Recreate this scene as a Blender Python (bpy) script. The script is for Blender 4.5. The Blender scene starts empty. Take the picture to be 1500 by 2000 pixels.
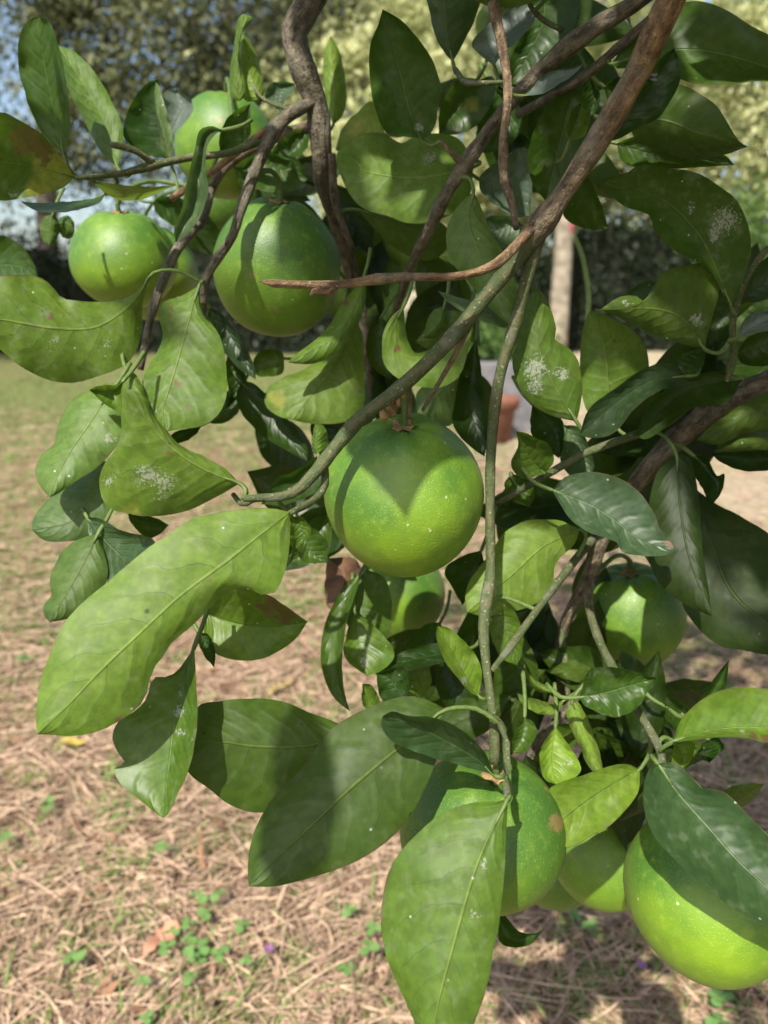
import bpy, math, random
import numpy as np
from mathutils import Vector, Matrix

random.seed(7)
rng = np.random.default_rng(7)
SC = bpy.context.scene
COL = SC.collection

# ------------------------------------------------------------------ camera
FPX = 1502.0                      # focal length in photo pixels (1500 x 2000)
PITCH = math.radians(16.3)
CAM = np.array([0.0, 0.0, 1.0])
cam_d = bpy.data.cameras.new('camera')
cam = bpy.data.objects.new('camera', cam_d)
COL.objects.link(cam)
cam.location = CAM
cam.rotation_euler = (math.pi / 2 - PITCH, 0, 0)
cam_d.sensor_fit = 'VERTICAL'
cam_d.sensor_height = 34.6
cam_d.lens = 34.6 * FPX / 2000.0
cam_d.clip_start = 0.02
cam_d.clip_end = 1000
cam_d.dof.use_dof = True
cam_d.dof.focus_distance = 0.40
cam_d.dof.aperture_fstop = 7.8
SC.camera = cam
SC.cycles.max_bounces = 6
SC.cycles.diffuse_bounces = 3
SC.cycles.glossy_bounces = 2
SC.cycles.transmission_bounces = 4
SC.render.resolution_x = 768
SC.render.resolution_y = 1024

# ------------------------------------------------------------------ light
SUN_EL, SUN_AZ = 51.0, -22.0        # azimuth measured from behind the camera towards its right
e, a = math.radians(SUN_EL), math.radians(SUN_AZ)
SUN = np.array([math.sin(a) * math.cos(e), -math.cos(a) * math.cos(e), math.sin(e)])
world = bpy.data.worlds.new('World')
SC.world = world
world.use_nodes = True
wn = world.node_tree
sky = wn.nodes.new('ShaderNodeTexSky')
sky.sky_type = 'NISHITA'
sky.sun_disc = False
sky.sun_elevation = e
sky.sun_rotation = math.atan2(SUN[0], SUN[1])
sky.air_density = 1.0
sky.dust_density = 2.5
bg = wn.nodes['Background']
bg.inputs['Strength'].default_value = 0.12
wn.links.new(sky.outputs[0], bg.inputs['Color'])
sd = bpy.data.lights.new('sun', 'SUN')
sd.energy = 4.4
sd.angle = math.radians(0.7)
sd.color = (1.0, 0.95, 0.86)
sun = bpy.data.objects.new('sun', sd)
COL.objects.link(sun)
sun.rotation_euler = Vector(SUN).to_track_quat('Z', 'Y').to_euler()
SC.view_settings.view_transform = 'Standard'
SC.view_settings.look = 'None'
SC.view_settings.gamma = 1.0
SC.view_settings.use_curve_mapping = False
SC.view_settings.exposure = 0.86

# ------------------------------------------------------------------ helpers
CP, SP = math.cos(PITCH), math.sin(PITCH)

def P(x, y, d):
    """photo pixel + distance along the lens axis (cm) -> world point(s)"""
    x = np.asarray(x, float); y = np.asarray(y, float); d = np.asarray(d, float) / 100.0
    cx = (x - 750.0) / FPX * d
    cy = -(y - 1000.0) / FPX * d
    return np.stack([CAM[0] + cx + 0 * d, CAM[1] + d * CP + cy * SP, CAM[2] - d * SP + cy * CP], axis=-1)

def ground_at(x, y, z=0.0):
    q = P(x, y, 100.0) - CAM
    return CAM + q * ((z - CAM[2]) / q[2])

def cr(pts, n):
    """Catmull-Rom through pts, n samples spread evenly along its length"""
    p = np.asarray(pts, float)
    p = np.vstack([2 * p[0] - p[1], p, 2 * p[-1] - p[-2]])
    out = []
    for i in range(1, len(p) - 2):
        t = np.linspace(0, 1, 12, endpoint=False)[:, None]
        p0, p1, p2, p3 = p[i - 1], p[i], p[i + 1], p[i + 2]
        out.append(0.5 * (2 * p1 + (p2 - p0) * t + (2 * p0 - 5 * p1 + 4 * p2 - p3) * t ** 2 + (3 * p1 - p0 - 3 * p2 + p3) * t ** 3))
    out.append(p[-2][None])
    q = np.vstack(out)
    k = min(q.shape[1], 3)
    s = np.concatenate([[0], np.cumsum(np.linalg.norm(np.diff(q[:, :k], axis=0), axis=1))])
    if s[-1] == 0:
        return np.repeat(q[:1], n, 0)
    u = np.linspace(0, s[-1], n)
    return np.stack([np.interp(u, s, q[:, j]) for j in range(q.shape[1])], axis=1)

def mesh_from(name, v, f, smooth=True):
    me = bpy.data.meshes.new(name)
    me.from_pydata([tuple(q) for q in v], [], f)
    if smooth:
        me.polygons.foreach_set('use_smooth', [True] * len(me.polygons))
    me.update()
    return me

def link(name, me, mat=None, parent=None):
    o = bpy.data.objects.new(name, me)
    COL.objects.link(o)
    if mat is not None and me is not None and len(me.materials) == 0:
        me.materials.append(mat)
    if parent is not None:
        o.parent = parent
        o.matrix_parent_inverse = parent.matrix_world.inverted() if False else Matrix.Translation(-parent.location)
    return o

def empty(name, loc):
    o = bpy.data.objects.new(name, None)
    COL.objects.link(o)
    o.location = tuple(loc)
    o.empty_display_size = 0.05
    return o

def tag(o, label=None, cat=None, group=None, kind=None):
    if label: o['label'] = label
    if cat: o['category'] = cat
    if group: o['group'] = group
    if kind: o['kind'] = kind
    return o

def tube(pts, rad, seg=10, n=None, wob=0.0, cap=True):
    """world points + radii -> verts, faces, fraction along per vertex"""
    n = n or max(6, len(pts) * 5)
    q = cr(np.hstack([np.asarray(pts, float), np.asarray(rad, float)[:, None]]), n)
    c, r = q[:, :3], np.maximum(q[:, 3], 1e-4)
    tg = np.gradient(c, axis=0)
    tg /= np.linalg.norm(tg, axis=1)[:, None] + 1e-9
    up = np.array([0.13, 0.9, 0.41])
    V, F, T = [], [], []
    ph = rng.uniform(0, 6.28, 6)
    if wob > .045:
        for _ in range(max(1, n // 9)):
            i0 = rng.uniform(0, n); r = r * (1 + rng.uniform(.06, .24) * np.exp(-((np.arange(n) - i0) / rng.uniform(.7, 1.6)) ** 2))
    for i in range(n):
        x = np.cross(tg[i], up); x /= np.linalg.norm(x) + 1e-9
        y = np.cross(tg[i], x)
        for k in range(seg):
            an = 2 * math.pi * k / seg
            w = 1 + wob * (math.sin(3 * an + ph[0] + i * .7) * .4 + math.sin(i * 1.3 + ph[1]) * .5 + math.sin(an * 2 + i * .45 + ph[2]) * .4 + rng.normal() * .35)
            V.append(c[i] + r[i] * w * (math.cos(an) * x + math.sin(an) * y)); T.append(i / (n - 1))
    for i in range(n - 1):
        for k in range(seg):
            k2 = (k + 1) % seg
            F.append((i * seg + k, i * seg + k2, (i + 1) * seg + k2, (i + 1) * seg + k))
    if cap:
        F.append(tuple(range(seg - 1, -1, -1)))
        F.append(tuple((n - 1) * seg + k for k in range(seg)))
    return V, F, T, c

def fattr(me, name, vals):
    at = me.attributes.new(name, 'FLOAT', 'POINT')
    at.data.foreach_set('value', np.asarray(vals, np.float32))

class MB:
    """collects pieces of ONE object"""
    def __init__(s): s.v, s.f = [], []
    def add(s, v, f):
        o = len(s.v); s.v += [tuple(q) for q in v]; s.f += [tuple(i + o for i in q) for q in f]
    def mesh(s, name, smooth=True): return mesh_from(name, s.v, s.f, smooth)

# ------------------------------------------------------------------ materials
def newmat(name):
    m = bpy.data.materials.new(name); m.use_nodes = True
    nt = m.node_tree
    return m, nt, nt.nodes['Principled BSDF']

def val(nt, op, a, b=None, c=None, clamp=False):
    n = nt.nodes.new('ShaderNodeMath'); n.operation = op; n.use_clamp = clamp
    for i, q in enumerate((a, b, c)):
        if q is None: continue
        if isinstance(q, (int, float)): n.inputs[i].default_value = q
        else: nt.links.new(q, n.inputs[i])
    return n.outputs[0]

def sstep(nt, x, lo, hi, a=0.0, b=1.0):
    n = nt.nodes.new('ShaderNodeMapRange'); n.interpolation_type = 'SMOOTHSTEP'
    n.inputs['From Min'].default_value = lo; n.inputs['From Max'].default_value = hi
    n.inputs['To Min'].default_value = a; n.inputs['To Max'].default_value = b
    nt.links.new(x, n.inputs['Value'])
    return n.outputs['Result']

def mix(nt, f, a, b, mode='MIX'):
    n = nt.nodes.new('ShaderNodeMix'); n.data_type = 'RGBA'; n.blend_type = mode
    for i, q in ((0, f), (6, a), (7, b)):
        if isinstance(q, (int, float)): n.inputs[i].default_value = q
        elif isinstance(q, tuple): n.inputs[i].default_value = (*q, 1.0)
        else: nt.links.new(q, n.inputs[i])
    return n.outputs[2]

def noise(nt, scale, detail=3.0, rough=0.55, vec=None, w=None):
    n = nt.nodes.new('ShaderNodeTexNoise')
    n.inputs['Scale'].default_value = scale; n.inputs['Detail'].default_value = detail; n.inputs['Roughness'].default_value = rough
    if vec is not None: nt.links.new(vec, n.inputs['Vector'])
    return n.outputs[0]

def bump(nt, h, strength, dist, bsdf_in, normal=None):
    b = nt.nodes.new('ShaderNodeBump'); b.inputs['Strength'].default_value = strength; b.inputs['Distance'].default_value = dist
    nt.links.new(h, b.inputs['Height'])
    if normal is not None: nt.links.new(normal, b.inputs['Normal'])
    for s in bsdf_in: nt.links.new(b.outputs[0], s)
    return b.outputs[0]

def attr(nt, name, typ='GEOMETRY'):
    n = nt.nodes.new('ShaderNodeAttribute'); n.attribute_type = typ; n.attribute_name = name
    return n

def make_leaf_material():
    m, nt, p = newmat('citrus_leaf')
    L = nt.links
    uv = nt.nodes.new('ShaderNodeUVMap')
    sx = nt.nodes.new('ShaderNodeSeparateXYZ'); L.new(uv.outputs[0], sx.inputs[0])
    geo = nt.nodes.new('ShaderNodeNewGeometry')
    tc = nt.nodes.new('ShaderNodeTexCoord')
    oi = nt.nodes.new('ShaderNodeObjectInfo')
    ocol = nt.nodes.new('ShaderNodeSeparateColor'); L.new(oi.outputs['Color'], ocol.inputs[0])
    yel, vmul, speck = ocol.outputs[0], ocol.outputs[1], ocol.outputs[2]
    silver_sheen = oi.outputs['Alpha']
    pos = geo.outputs['Position']
    u = sx.outputs[0]
    w = val(nt, 'MULTIPLY', val(nt, 'SUBTRACT', sx.outputs[1], 0.5), 2.0)
    aw = val(nt, 'ABSOLUTE', w)
    n1 = noise(nt, 55, 2, .6, pos)          # ~2 cm mottling
    n3 = noise(nt, 22, 1, .5, pos)
    # veins
    mid = sstep(nt, val(nt, 'ADD', aw, val(nt, 'MULTIPLY', u, 0.012)), 0.016, 0.046, 1.0, 0.0)
    side = val(nt, 'MULTIPLY', val(nt, 'SIGN', w), 0.23)
    q = val(nt, 'ADD', val(nt, 'SUBTRACT', val(nt, 'MULTIPLY', u, 8.0), val(nt, 'MULTIPLY', val(nt, 'POWER', aw, 1.25), 1.75)), side)
    q = val(nt, 'ADD', q, val(nt, 'MULTIPLY', val(nt, 'SUBTRACT', n1, .5), 0.9))
    fr = val(nt, 'ABSOLUTE', val(nt, 'SUBTRACT', val(nt, 'FRACT', q), 0.5))
    fade = sstep(nt, aw, 0.62, 0.93, 1.0, 0.0)
    lat = val(nt, 'MULTIPLY', sstep(nt, fr, 0.0, 0.030, 1.0, 0.0), fade)
    latb = val(nt, 'MULTIPLY', sstep(nt, fr, 0.0, 0.30, 1.0, 0.0), fade)
    # colours
    top = mix(nt, n1, (0.013, 0.044, 0.007), (0.038, 0.086, 0.010))
    topy = mix(nt, n1, (0.10, 0.20, 0.018), (0.21, 0.30, 0.030))
    top = mix(nt, yel, top, topy)
    bot = mix(nt, n1, (0.046, 0.106, 0.012), (0.088, 0.156, 0.016))
    boty = mix(nt, n1, (0.13, 0.225, 0.028), (0.20, 0.275, 0.036))
    bot = mix(nt, yel, bot, boty)
    # veins paler on the upper face, slightly darker network beneath
    top = mix(nt, val(nt, 'MULTIPLY', mid, .55), top, (0.13, 0.22, 0.06))
    top = mix(nt, val(nt, 'MULTIPLY', lat, .22), top, (0.09, 0.18, 0.05))
    bot = mix(nt, val(nt, 'MULTIPLY', lat, .62), bot, (0.030, 0.070, 0.016))
    bot = mix(nt, val(nt, 'MULTIPLY', mid, .7), bot, (0.19, 0.26, 0.055))
    col = mix(nt, geo.outputs['Backfacing'], top, bot)
    # blotches: yellow / brown marks with shapes of their own
    py = attr(nt, 'patch_yellow').outputs['Fac']
    fy = sstep(nt, val(nt, 'ADD', py, val(nt, 'MULTIPLY', val(nt, 'SUBTRACT', n1, .5), 1.2)), 0.35, 0.85)
    col = mix(nt, fy, col, (0.25, 0.265, 0.045))
    pb = attr(nt, 'patch_brown').outputs['Fac']
    fb = sstep(nt, val(nt, 'ADD', pb, val(nt, 'MULTIPLY', val(nt, 'SUBTRACT', noise(nt, 130, 2, .65, pos), .5), 1.7)), 0.45, 0.75)
    col = mix(nt, fb, col, (0.13, 0.075, 0.035))
    # thin browned rim in places
    rim = val(nt, 'MULTIPLY', sstep(nt, aw, 0.955, 0.99), sstep(nt, n3, .48, .62))
    col = mix(nt, val(nt, 'MULTIPLY', rim, .75), col, (0.10, 0.07, 0.03))
    # small scars and pale specks
    v2 = nt.nodes.new('ShaderNodeTexVoronoi'); v2.inputs['Scale'].default_value = 95; L.new(pos, v2.inputs['Vector'])
    sp = val(nt, 'MULTIPLY', sstep(nt, v2.outputs['Distance'], 0.045, 0.075, 1.0, 0.0), sstep(nt, val(nt, 'ADD', n3, val(nt, 'MULTIPLY', speck, .25)), .56, .60))
    col = mix(nt, val(nt, 'MULTIPLY', sp, .8), col, (0.55, 0.58, 0.48))
    v3 = nt.nodes.new('ShaderNodeTexVoronoi'); v3.inputs['Scale'].default_value = 62; L.new(pos, v3.inputs['Vector'])
    sp2 = val(nt, 'MULTIPLY', sstep(nt, v3.outputs['Distance'], 0.05, 0.085, 1.0, 0.0), sstep(nt, n1, .50, .53))
    col = mix(nt, val(nt, 'MULTIPLY', sp2, .8), col, (0.02, 0.018, 0.012))
    # dusty film
    dust = val(nt, 'MULTIPLY', sstep(nt, noise(nt, 110, 2, .7, pos), .52, .72), val(nt, 'ADD', val(nt, 'MULTIPLY', speck, .30), .05))
    col = mix(nt, dust, col, (0.30, 0.32, 0.25))
    col = mix(nt, val(nt, 'MULTIPLY', silver_sheen, .62), col, (0.20, 0.235, 0.225))  # silvery grey tint; on glossy leaves it paints in the sky's reflection
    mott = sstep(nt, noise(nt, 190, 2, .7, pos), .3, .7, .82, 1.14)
    # white mould crust; also paints white glare spots on two leaves
    pm = attr(nt, 'patch_mould_glare').outputs['Fac']
    fm = sstep(nt, val(nt, 'ADD', pm, val(nt, 'MULTIPLY', val(nt, 'SUBTRACT', noise(nt, 700, 2, .75, pos), .5), 3.0)), 0.45, 0.95)
    fm = val(nt, 'MULTIPLY', fm, sstep(nt, pm, 0.05, 0.3))
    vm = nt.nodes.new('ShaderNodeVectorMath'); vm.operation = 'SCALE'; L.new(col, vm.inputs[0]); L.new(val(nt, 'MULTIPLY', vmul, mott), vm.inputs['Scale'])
    col = mix(nt, val(nt, 'MULTIPLY', fm, .58), vm.outputs[0], (0.46, 0.47, 0.41))
    L.new(col, p.inputs['Base Color'])
    rt = val(nt, 'ADD', val(nt, 'MULTIPLY', n1, .25), .28)
    rb = val(nt, 'ADD', val(nt, 'MULTIPLY', n1, .2), .42)
    mr = nt.nodes.new('ShaderNodeMix'); L.new(geo.outputs['Backfacing'], mr.inputs[0]); L.new(rt, mr.inputs[2]); L.new(rb, mr.inputs[3])
    rough = val(nt, 'ADD', mr.outputs[0], val(nt, 'MULTIPLY', fm, .4), clamp=True)
    L.new(rough, p.inputs['Roughness'])
    p.inputs['Specular IOR Level'].default_value = 0.34
    # relief: midrib, side veins, pillows between them
    h = val(nt, 'ADD', val(nt, 'MULTIPLY', mid, 0.9), val(nt, 'MULTIPLY', latb, 0.32))
    h = val(nt, 'ADD', h, val(nt, 'MULTIPLY', n1, 1.0))
    b = nt.nodes.new('ShaderNodeBump'); b.inputs['Strength'].default_value = 0.6; b.inputs['Distance'].default_value = 0.0011
    b.invert = True
    L.new(h, b.inputs['Height']); L.new(b.outputs[0], p.inputs['Normal'])
    tr = nt.nodes.new('ShaderNodeBsdfTranslucent')
    tcol = mix(nt, .55, col, mix(nt, yel, (0.09, 0.20, 0.010), (0.27, 0.36, 0.016)))
    tcol = mix(nt, val(nt, 'MULTIPLY', val(nt, 'MAXIMUM', lat, mid), .35), tcol, (0.05, 0.10, 0.01))
    L.new(tcol, tr.inputs['Color'])
    ms = nt.nodes.new('ShaderNodeMixShader'); ms.inputs[0].default_value = 0.36
    out = nt.nodes['Material Output']
    L.new(p.outputs[0], ms.inputs[1]); L.new(tr.outputs[0], ms.inputs[2]); L.new(ms.outputs[0], out.inputs['Surface'])
    return m

def make_bark():
    m, nt, p = newmat('citrus_bark')
    L = nt.links
    tc = nt.nodes.new('ShaderNodeTexCoord')
    uvn = nt.nodes.new('ShaderNodeUVMap')
    geo = nt.nodes.new('ShaderNodeNewGeometry')
    pos = geo.outputs['Position']
    g = attr(nt, 'green').outputs['Fac']
    r = attr(nt, 'red').outputs['Fac']
    mp = nt.nodes.new('ShaderNodeMapping'); mp.inputs['Scale'].default_value = (1.0, 0.11, 1.0)
    L.new(uvn.outputs[0], mp.inputs[0])
    st = noise(nt, 1.0, 5, .7, mp.outputs[0])
    mp.inputs['Scale'].default_value = (17, 5.5, 1)
    n1 = noise(nt, 160, 4, .65, pos); n2 = noise(nt, 900, 3, .7, pos); n3 = noise(nt, 45, 3, .5, pos)
    st = sstep(nt, val(nt, 'ADD', val(nt, 'MULTIPLY', st, .6), val(nt, 'MULTIPLY', n1, .4)), .34, .66)
    brown = mix(nt, st, (0.030, 0.025, 0.017), (0.205, 0.178, 0.122))
    red = mix(nt, st, (0.065, 0.038, 0.020), (0.34, 0.215, 0.110))
    grn = mix(nt, n1, (0.032, 0.050, 0.017), (0.080, 0.106, 0.036))
    grn = mix(nt, sstep(nt, n2, .56, .72), grn, (0.19, 0.18, 0.09))
    grn = mix(nt, val(nt, 'MULTIPLY', sstep(nt, st, .52, .66), .5), grn, (0.13, 0.10, 0.055))
    c = mix(nt, r, brown, red)
    gg = sstep(nt, val(nt, 'ADD', g, val(nt, 'MULTIPLY', val(nt, 'SUBTRACT', n1, .5), .7)), .3, .7)
    c = mix(nt, gg, c, grn)
    c = mix(nt, val(nt, 'MULTIPLY', sstep(nt, n3, .56, .68), .45), c, (0.17, 0.165, 0.125))   # lichen
    v = nt.nodes.new('ShaderNodeTexVoronoi'); v.inputs['Scale'].default_value = 260; L.new(pos, v.inputs['Vector'])
    c = mix(nt, val(nt, 'MULTIPLY', sstep(nt, v.outputs['Distance'], .12, .2, 1, 0), .35), c, (0.42, 0.38, 0.27))
    L.new(c, p.inputs['Base Color'])
    p.inputs['Roughness'].default_value = 0.72
    p.inputs['Specular IOR Level'].default_value = 0.3
    h = val(nt, 'ADD', val(nt, 'MULTIPLY', st, val(nt, 'SUBTRACT', 1.25, gg)), val(nt, 'MULTIPLY', n1, .5))
    h = val(nt, 'ADD', h, val(nt, 'MULTIPLY', n2, .18))
    bump(nt, h, 0.8, 0.0018, [p.inputs['Normal']])
    return m

def make_peel():
    m, nt, p = newmat('green_peel')
    L = nt.links
    tc = nt.nodes.new('ShaderNodeTexCoord'); ob = tc.outputs['Object']
    oi = nt.nodes.new('ShaderNodeObjectInfo')
    oc = nt.nodes.new('ShaderNodeSeparateColor'); L.new(oi.outputs['Color'], oc.inputs[0])
    ad = nt.nodes.new('ShaderNodeVectorMath'); ad.operation = 'ADD'; L.new(ob, ad.inputs[0])
    sc = nt.nodes.new('ShaderNodeVectorMath'); sc.operation = 'SCALE'; sc.inputs[0].default_value = (1.3, 2.1, .7); L.new(oi.outputs['Random'], sc.inputs['Scale']); L.new(sc.outputs[0], ad.inputs[1])
    ob2 = ad.outputs[0]
    n1 = noise(nt, 26, 3, .55, ob2); n2 = noise(nt, 160, 4, .6, ob2); n3 = noise(nt, 1100, 2, .5, ob2)
    sp = nt.nodes.new('ShaderNodeSeparateXYZ'); L.new(ob, sp.inputs[0])
    lowz = sstep(nt, sp.outputs[2], 0.030, -0.030)   # greener shoulder, yellower lower half
    ripe = val(nt, 'ADD', val(nt, 'MULTIPLY', lowz, .55), val(nt, 'MULTIPLY', sstep(nt, n1, .35, .7), .5))
    ripe = val(nt, 'MULTIPLY', ripe, oc.outputs[0], clamp=True)
    c = mix(nt, ripe, (0.050, 0.128, 0.016), (0.195, 0.315, 0.013))
    c = mix(nt, val(nt, 'MULTIPLY', sstep(nt, n2, .5, .75), .22), c, (0.33, 0.45, 0.05))
    vp = nt.nodes.new('ShaderNodeTexVoronoi'); vp.inputs['Scale'].default_value = 620; L.new(ob2, vp.inputs['Vector'])
    pore = sstep(nt, vp.outputs['Distance'], 0.08, 0.45, 1.0, 0.0)
    c = mix(nt, val(nt, 'MULTIPLY', pore, .12), c, (0.36, 0.50, 0.07))
    # scars
    pb = attr(nt, 'patch_brown').outputs['Fac']
    fb = sstep(nt, val(nt, 'ADD', pb, val(nt, 'MULTIPLY', val(nt, 'SUBTRACT', n2, .5), 1.6)), .42, .85)
    c = mix(nt, val(nt, 'MULTIPLY', fb, .8), c, (0.27, 0.17, 0.07))
    vs = nt.nodes.new('ShaderNodeTexVoronoi'); vs.inputs['Scale'].default_value = 75; L.new(ob2, vs.inputs['Vector'])
    sk = val(nt, 'MULTIPLY', sstep(nt, vs.outputs['Distance'], .04, .075, 1, 0), sstep(nt, n1, .5, .53))
    c = mix(nt, val(nt, 'MULTIPLY', sk, .6), c, (0.5, 0.52, 0.3))
    vmn = nt.nodes.new('ShaderNodeVectorMath'); vmn.operation = 'SCALE'; L.new(c, vmn.inputs[0]); L.new(oc.outputs[1], vmn.inputs['Scale'])
    L.new(vmn.outputs[0], p.inputs['Base Color'])
    L.new(val(nt, 'ADD', val(nt, 'MULTIPLY', n2, .16), .41), p.inputs['Roughness'])
    p.inputs['Specular IOR Level'].default_value = 0.5
    h = val(nt, 'SUBTRACT', val(nt, 'MULTIPLY', n2, .55), val(nt, 'MULTIPLY', pore, .6))
    bump(nt, h, 0.32, 0.0006, [p.inputs['Normal']])
    return m

def simple(name, c1, c2, scale=30, rough=.7, bumpd=0.0, spec=.35, transl=0.0, tcol=None, detail=2):
    m, nt, p = newmat(name)
    geo = nt.nodes.new('ShaderNodeNewGeometry')
    oi = nt.nodes.new('ShaderNodeObjectInfo')
    n = noise(nt, scale, detail, .6, geo.outputs['Position'])
    isl = geo.outputs['Random Per Island']
    f = val(nt, 'ADD', val(nt, 'MULTIPLY', sstep(nt, n, .3, .7), .5), val(nt, 'MULTIPLY', isl, .5))
    c = mix(nt, f, c1, c2)
    nt.links.new(c, p.inputs['Base Color'])
    p.inputs['Roughness'].default_value = rough
    p.inputs['Specular IOR Level'].default_value = spec
    if bumpd: bump(nt, n, .7, bumpd, [p.inputs['Normal']])
    if transl:
        tr = nt.nodes.new('ShaderNodeBsdfTranslucent')
        if tcol: tr.inputs['Color'].default_value = (*tcol, 1)
        else: nt.links.new(c, tr.inputs['Color'])
        ms = nt.nodes.new('ShaderNodeMixShader'); ms.inputs[0].default_value = transl
        nt.links.new(p.outputs[0], ms.inputs[1]); nt.links.new(tr.outputs[0], ms.inputs[2])
        nt.links.new(ms.outputs[0], nt.nodes['Material Output'].inputs['Surface'])
    return m

def make_ground():
    m, nt, p = newmat('straw_ground')
    geo = nt.nodes.new('ShaderNodeNewGeometry'); pos = geo.outputs['Position']
    mp = nt.nodes.new('ShaderNodeMapping'); nt.links.new(pos, mp.inputs[0]); mp.inputs['Scale'].default_value = (1, 1, 1)
    n1 = noise(nt, 1.1, 4, .6, pos); n2 = noise(nt, 9, 5, .65, pos); n3 = noise(nt, 70, 4, .7, pos); n4 = noise(nt, 3.1, 3, .6, pos)
    straw = mix(nt, n3, (0.090, 0.052, 0.033), (0.32, 0.20, 0.125))
    straw = mix(nt, sstep(nt, n2, .35, .68), straw, (0.33, 0.235, 0.14))
    straw = mix(nt, val(nt, 'MULTIPLY', sstep(nt, n4, .50, .66), .55), straw, (0.25, 0.135, 0.08))
    grass = mix(nt, n3, (0.055, 0.095, 0.024), (0.17, 0.22, 0.06))
    sy = nt.nodes.new('ShaderNodeSeparateXYZ'); nt.links.new(pos, sy.inputs[0])
    n1g = val(nt, 'ADD', n1, sstep(nt, sy.outputs[1], 4.2, 6.5, 0.02, 0.20))
    f = sstep(nt, val(nt, 'ADD', n1g, val(nt, 'MULTIPLY', val(nt, 'SUBTRACT', n2, .5), .6)), .44, .62)
    c = mix(nt, val(nt, 'MULTIPLY', f, .7), straw, grass)
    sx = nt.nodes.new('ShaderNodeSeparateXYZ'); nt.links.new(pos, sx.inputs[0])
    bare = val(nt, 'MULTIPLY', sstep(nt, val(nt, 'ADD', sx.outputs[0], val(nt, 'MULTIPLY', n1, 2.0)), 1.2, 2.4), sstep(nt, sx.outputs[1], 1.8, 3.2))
    c = mix(nt, val(nt, 'MULTIPLY', bare, .7), c, (0.52, 0.43, 0.31))   # paler tone mixed in towards the far right
    nt.links.new(c, p.inputs['Base Color'])
    p.inputs['Roughness'].default_value = .95; p.inputs['Specular IOR Level'].default_value = .15
    bump(nt, val(nt, 'ADD', n3, n2), .9, .02, [p.inputs['Normal']])
    return m

M_LEAF = make_leaf_material()
M_BARK = make_bark()
M_PEEL = make_peel()
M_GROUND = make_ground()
M_STRAW = simple('dry_straw', (0.17, 0.098, 0.062), (0.64, 0.46, 0.31), 40, .75)
M_GRASS = simple('green_grass', (0.10, 0.19, 0.035), (0.26, 0.36, 0.09), 30, .6, transl=.3)
M_CALYX = simple('dry_calyx', (0.10, 0.055, 0.022), (0.38, 0.25, 0.10), 420, .85, .0012)
M_STEMG = simple('green_stem', (0.045, 0.085, 0.018), (0.11, 0.16, 0.04), 260, .6, .0006)
M_DRYLEAF = simple('dry_leaf', (0.06, 0.030, 0.018), (0.17, 0.085, 0.045), 120, .7, .001)
M_CLOVER = simple('clover_green', (0.10, 0.22, 0.05), (0.20, 0.34, 0.10), 90, .55, transl=.3)

# ------------------------------------------------------------------ the ground
def ground_h(x, y):
    return (0.018 * np.sin(x * 2.1 + 1.3) * np.cos(y * 1.7) + 0.012 * np.sin(x * 5.3 + y * 4.1) + 0.006 * np.sin(x * 13 - y * 11 + 2)) * np.exp(-((y - 2.5) / 5.0) ** 2)

gx = np.concatenate([np.linspace(-300, -8, 10), np.linspace(-7, 7, 120), np.linspace(8, 300, 10)])
gy = np.concatenate([np.linspace(-300, -6, 8), np.linspace(-5, 14, 160), np.linspace(15, 400, 12)])
GX, GY = np.meshgrid(gx, gy)
GZ = ground_h(GX, GY) * ((np.abs(GX) < 8) & (GY > -6) & (GY < 15))
nx, ny = len(gx), len(gy)
gv = np.stack([GX.ravel(), GY.ravel(), GZ.ravel()], 1)
gf = [(j * nx + i, j * nx + i + 1, (j + 1) * nx + i + 1, (j + 1) * nx + i) for j in range(ny - 1) for i in range(nx - 1)]
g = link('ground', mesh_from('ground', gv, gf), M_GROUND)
tag(g, 'straw-covered earth with green patches under the citrus tree', 'ground', kind='structure')

def strips(name, base, direc, length, width, bend, mat, seg=3, taper=.3):
    """many thin bent ribbons as one mesh (numpy)"""
    n = len(base)
    d = direc / np.linalg.norm(direc, axis=1)[:, None]
    up = np.array([0, 0, 1.0])
    side = np.cross(d, up); sn = np.linalg.norm(side, axis=1)[:, None]
    side = np.where(sn < .05, np.array([1.0, 0, 0]), side / np.maximum(sn, 1e-6))
    roll = rng.uniform(-.9, .9, (n, 1))
    side = side * np.cos(roll) + np.cross(d, side) * np.sin(roll)
    vs = []
    for k in range(seg + 1):
        t = k / seg
        c = base + d * (length * t)[:, None] + bend * (t * t) * length[:, None]
        w = (width * (1 - (1 - taper) * t ** 2))[:, None] * .5
        vs += [c - side * w, c + side * w]
    V = np.stack(vs, 1).reshape(-1, 3)
    per = 2 * (seg + 1)
    q = np.array([[2 * k, 2 * k + 1, 2 * k + 3, 2 * k + 2] for k in range(seg)])
    Fq = (np.arange(n)[:, None, None] * per + q[None]).reshape(-1, 4)
    me = bpy.data.meshes.new(name)
    me.vertices.add(len(V)); me.vertices.foreach_set('co', V.ravel())
    me.loops.add(Fq.size); me.loops.foreach_set('vertex_index', Fq.ravel())
    me.polygons.add(len(Fq)); me.polygons.foreach_set('loop_start', np.arange(len(Fq)) * 4); me.polygons.foreach_set('loop_total', np.full(len(Fq), 4))
    me.update(calc_edges=True)
    return link(name, me, mat)

def ground_scatter(n, y0, y1, spread, power=1.6):
    t = rng.random(n) ** power
    y = y0 + (y1 - y0) * t
    x = rng.uniform(-1, 1, n) * (0.28 + spread * y)
    return x, y

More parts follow.
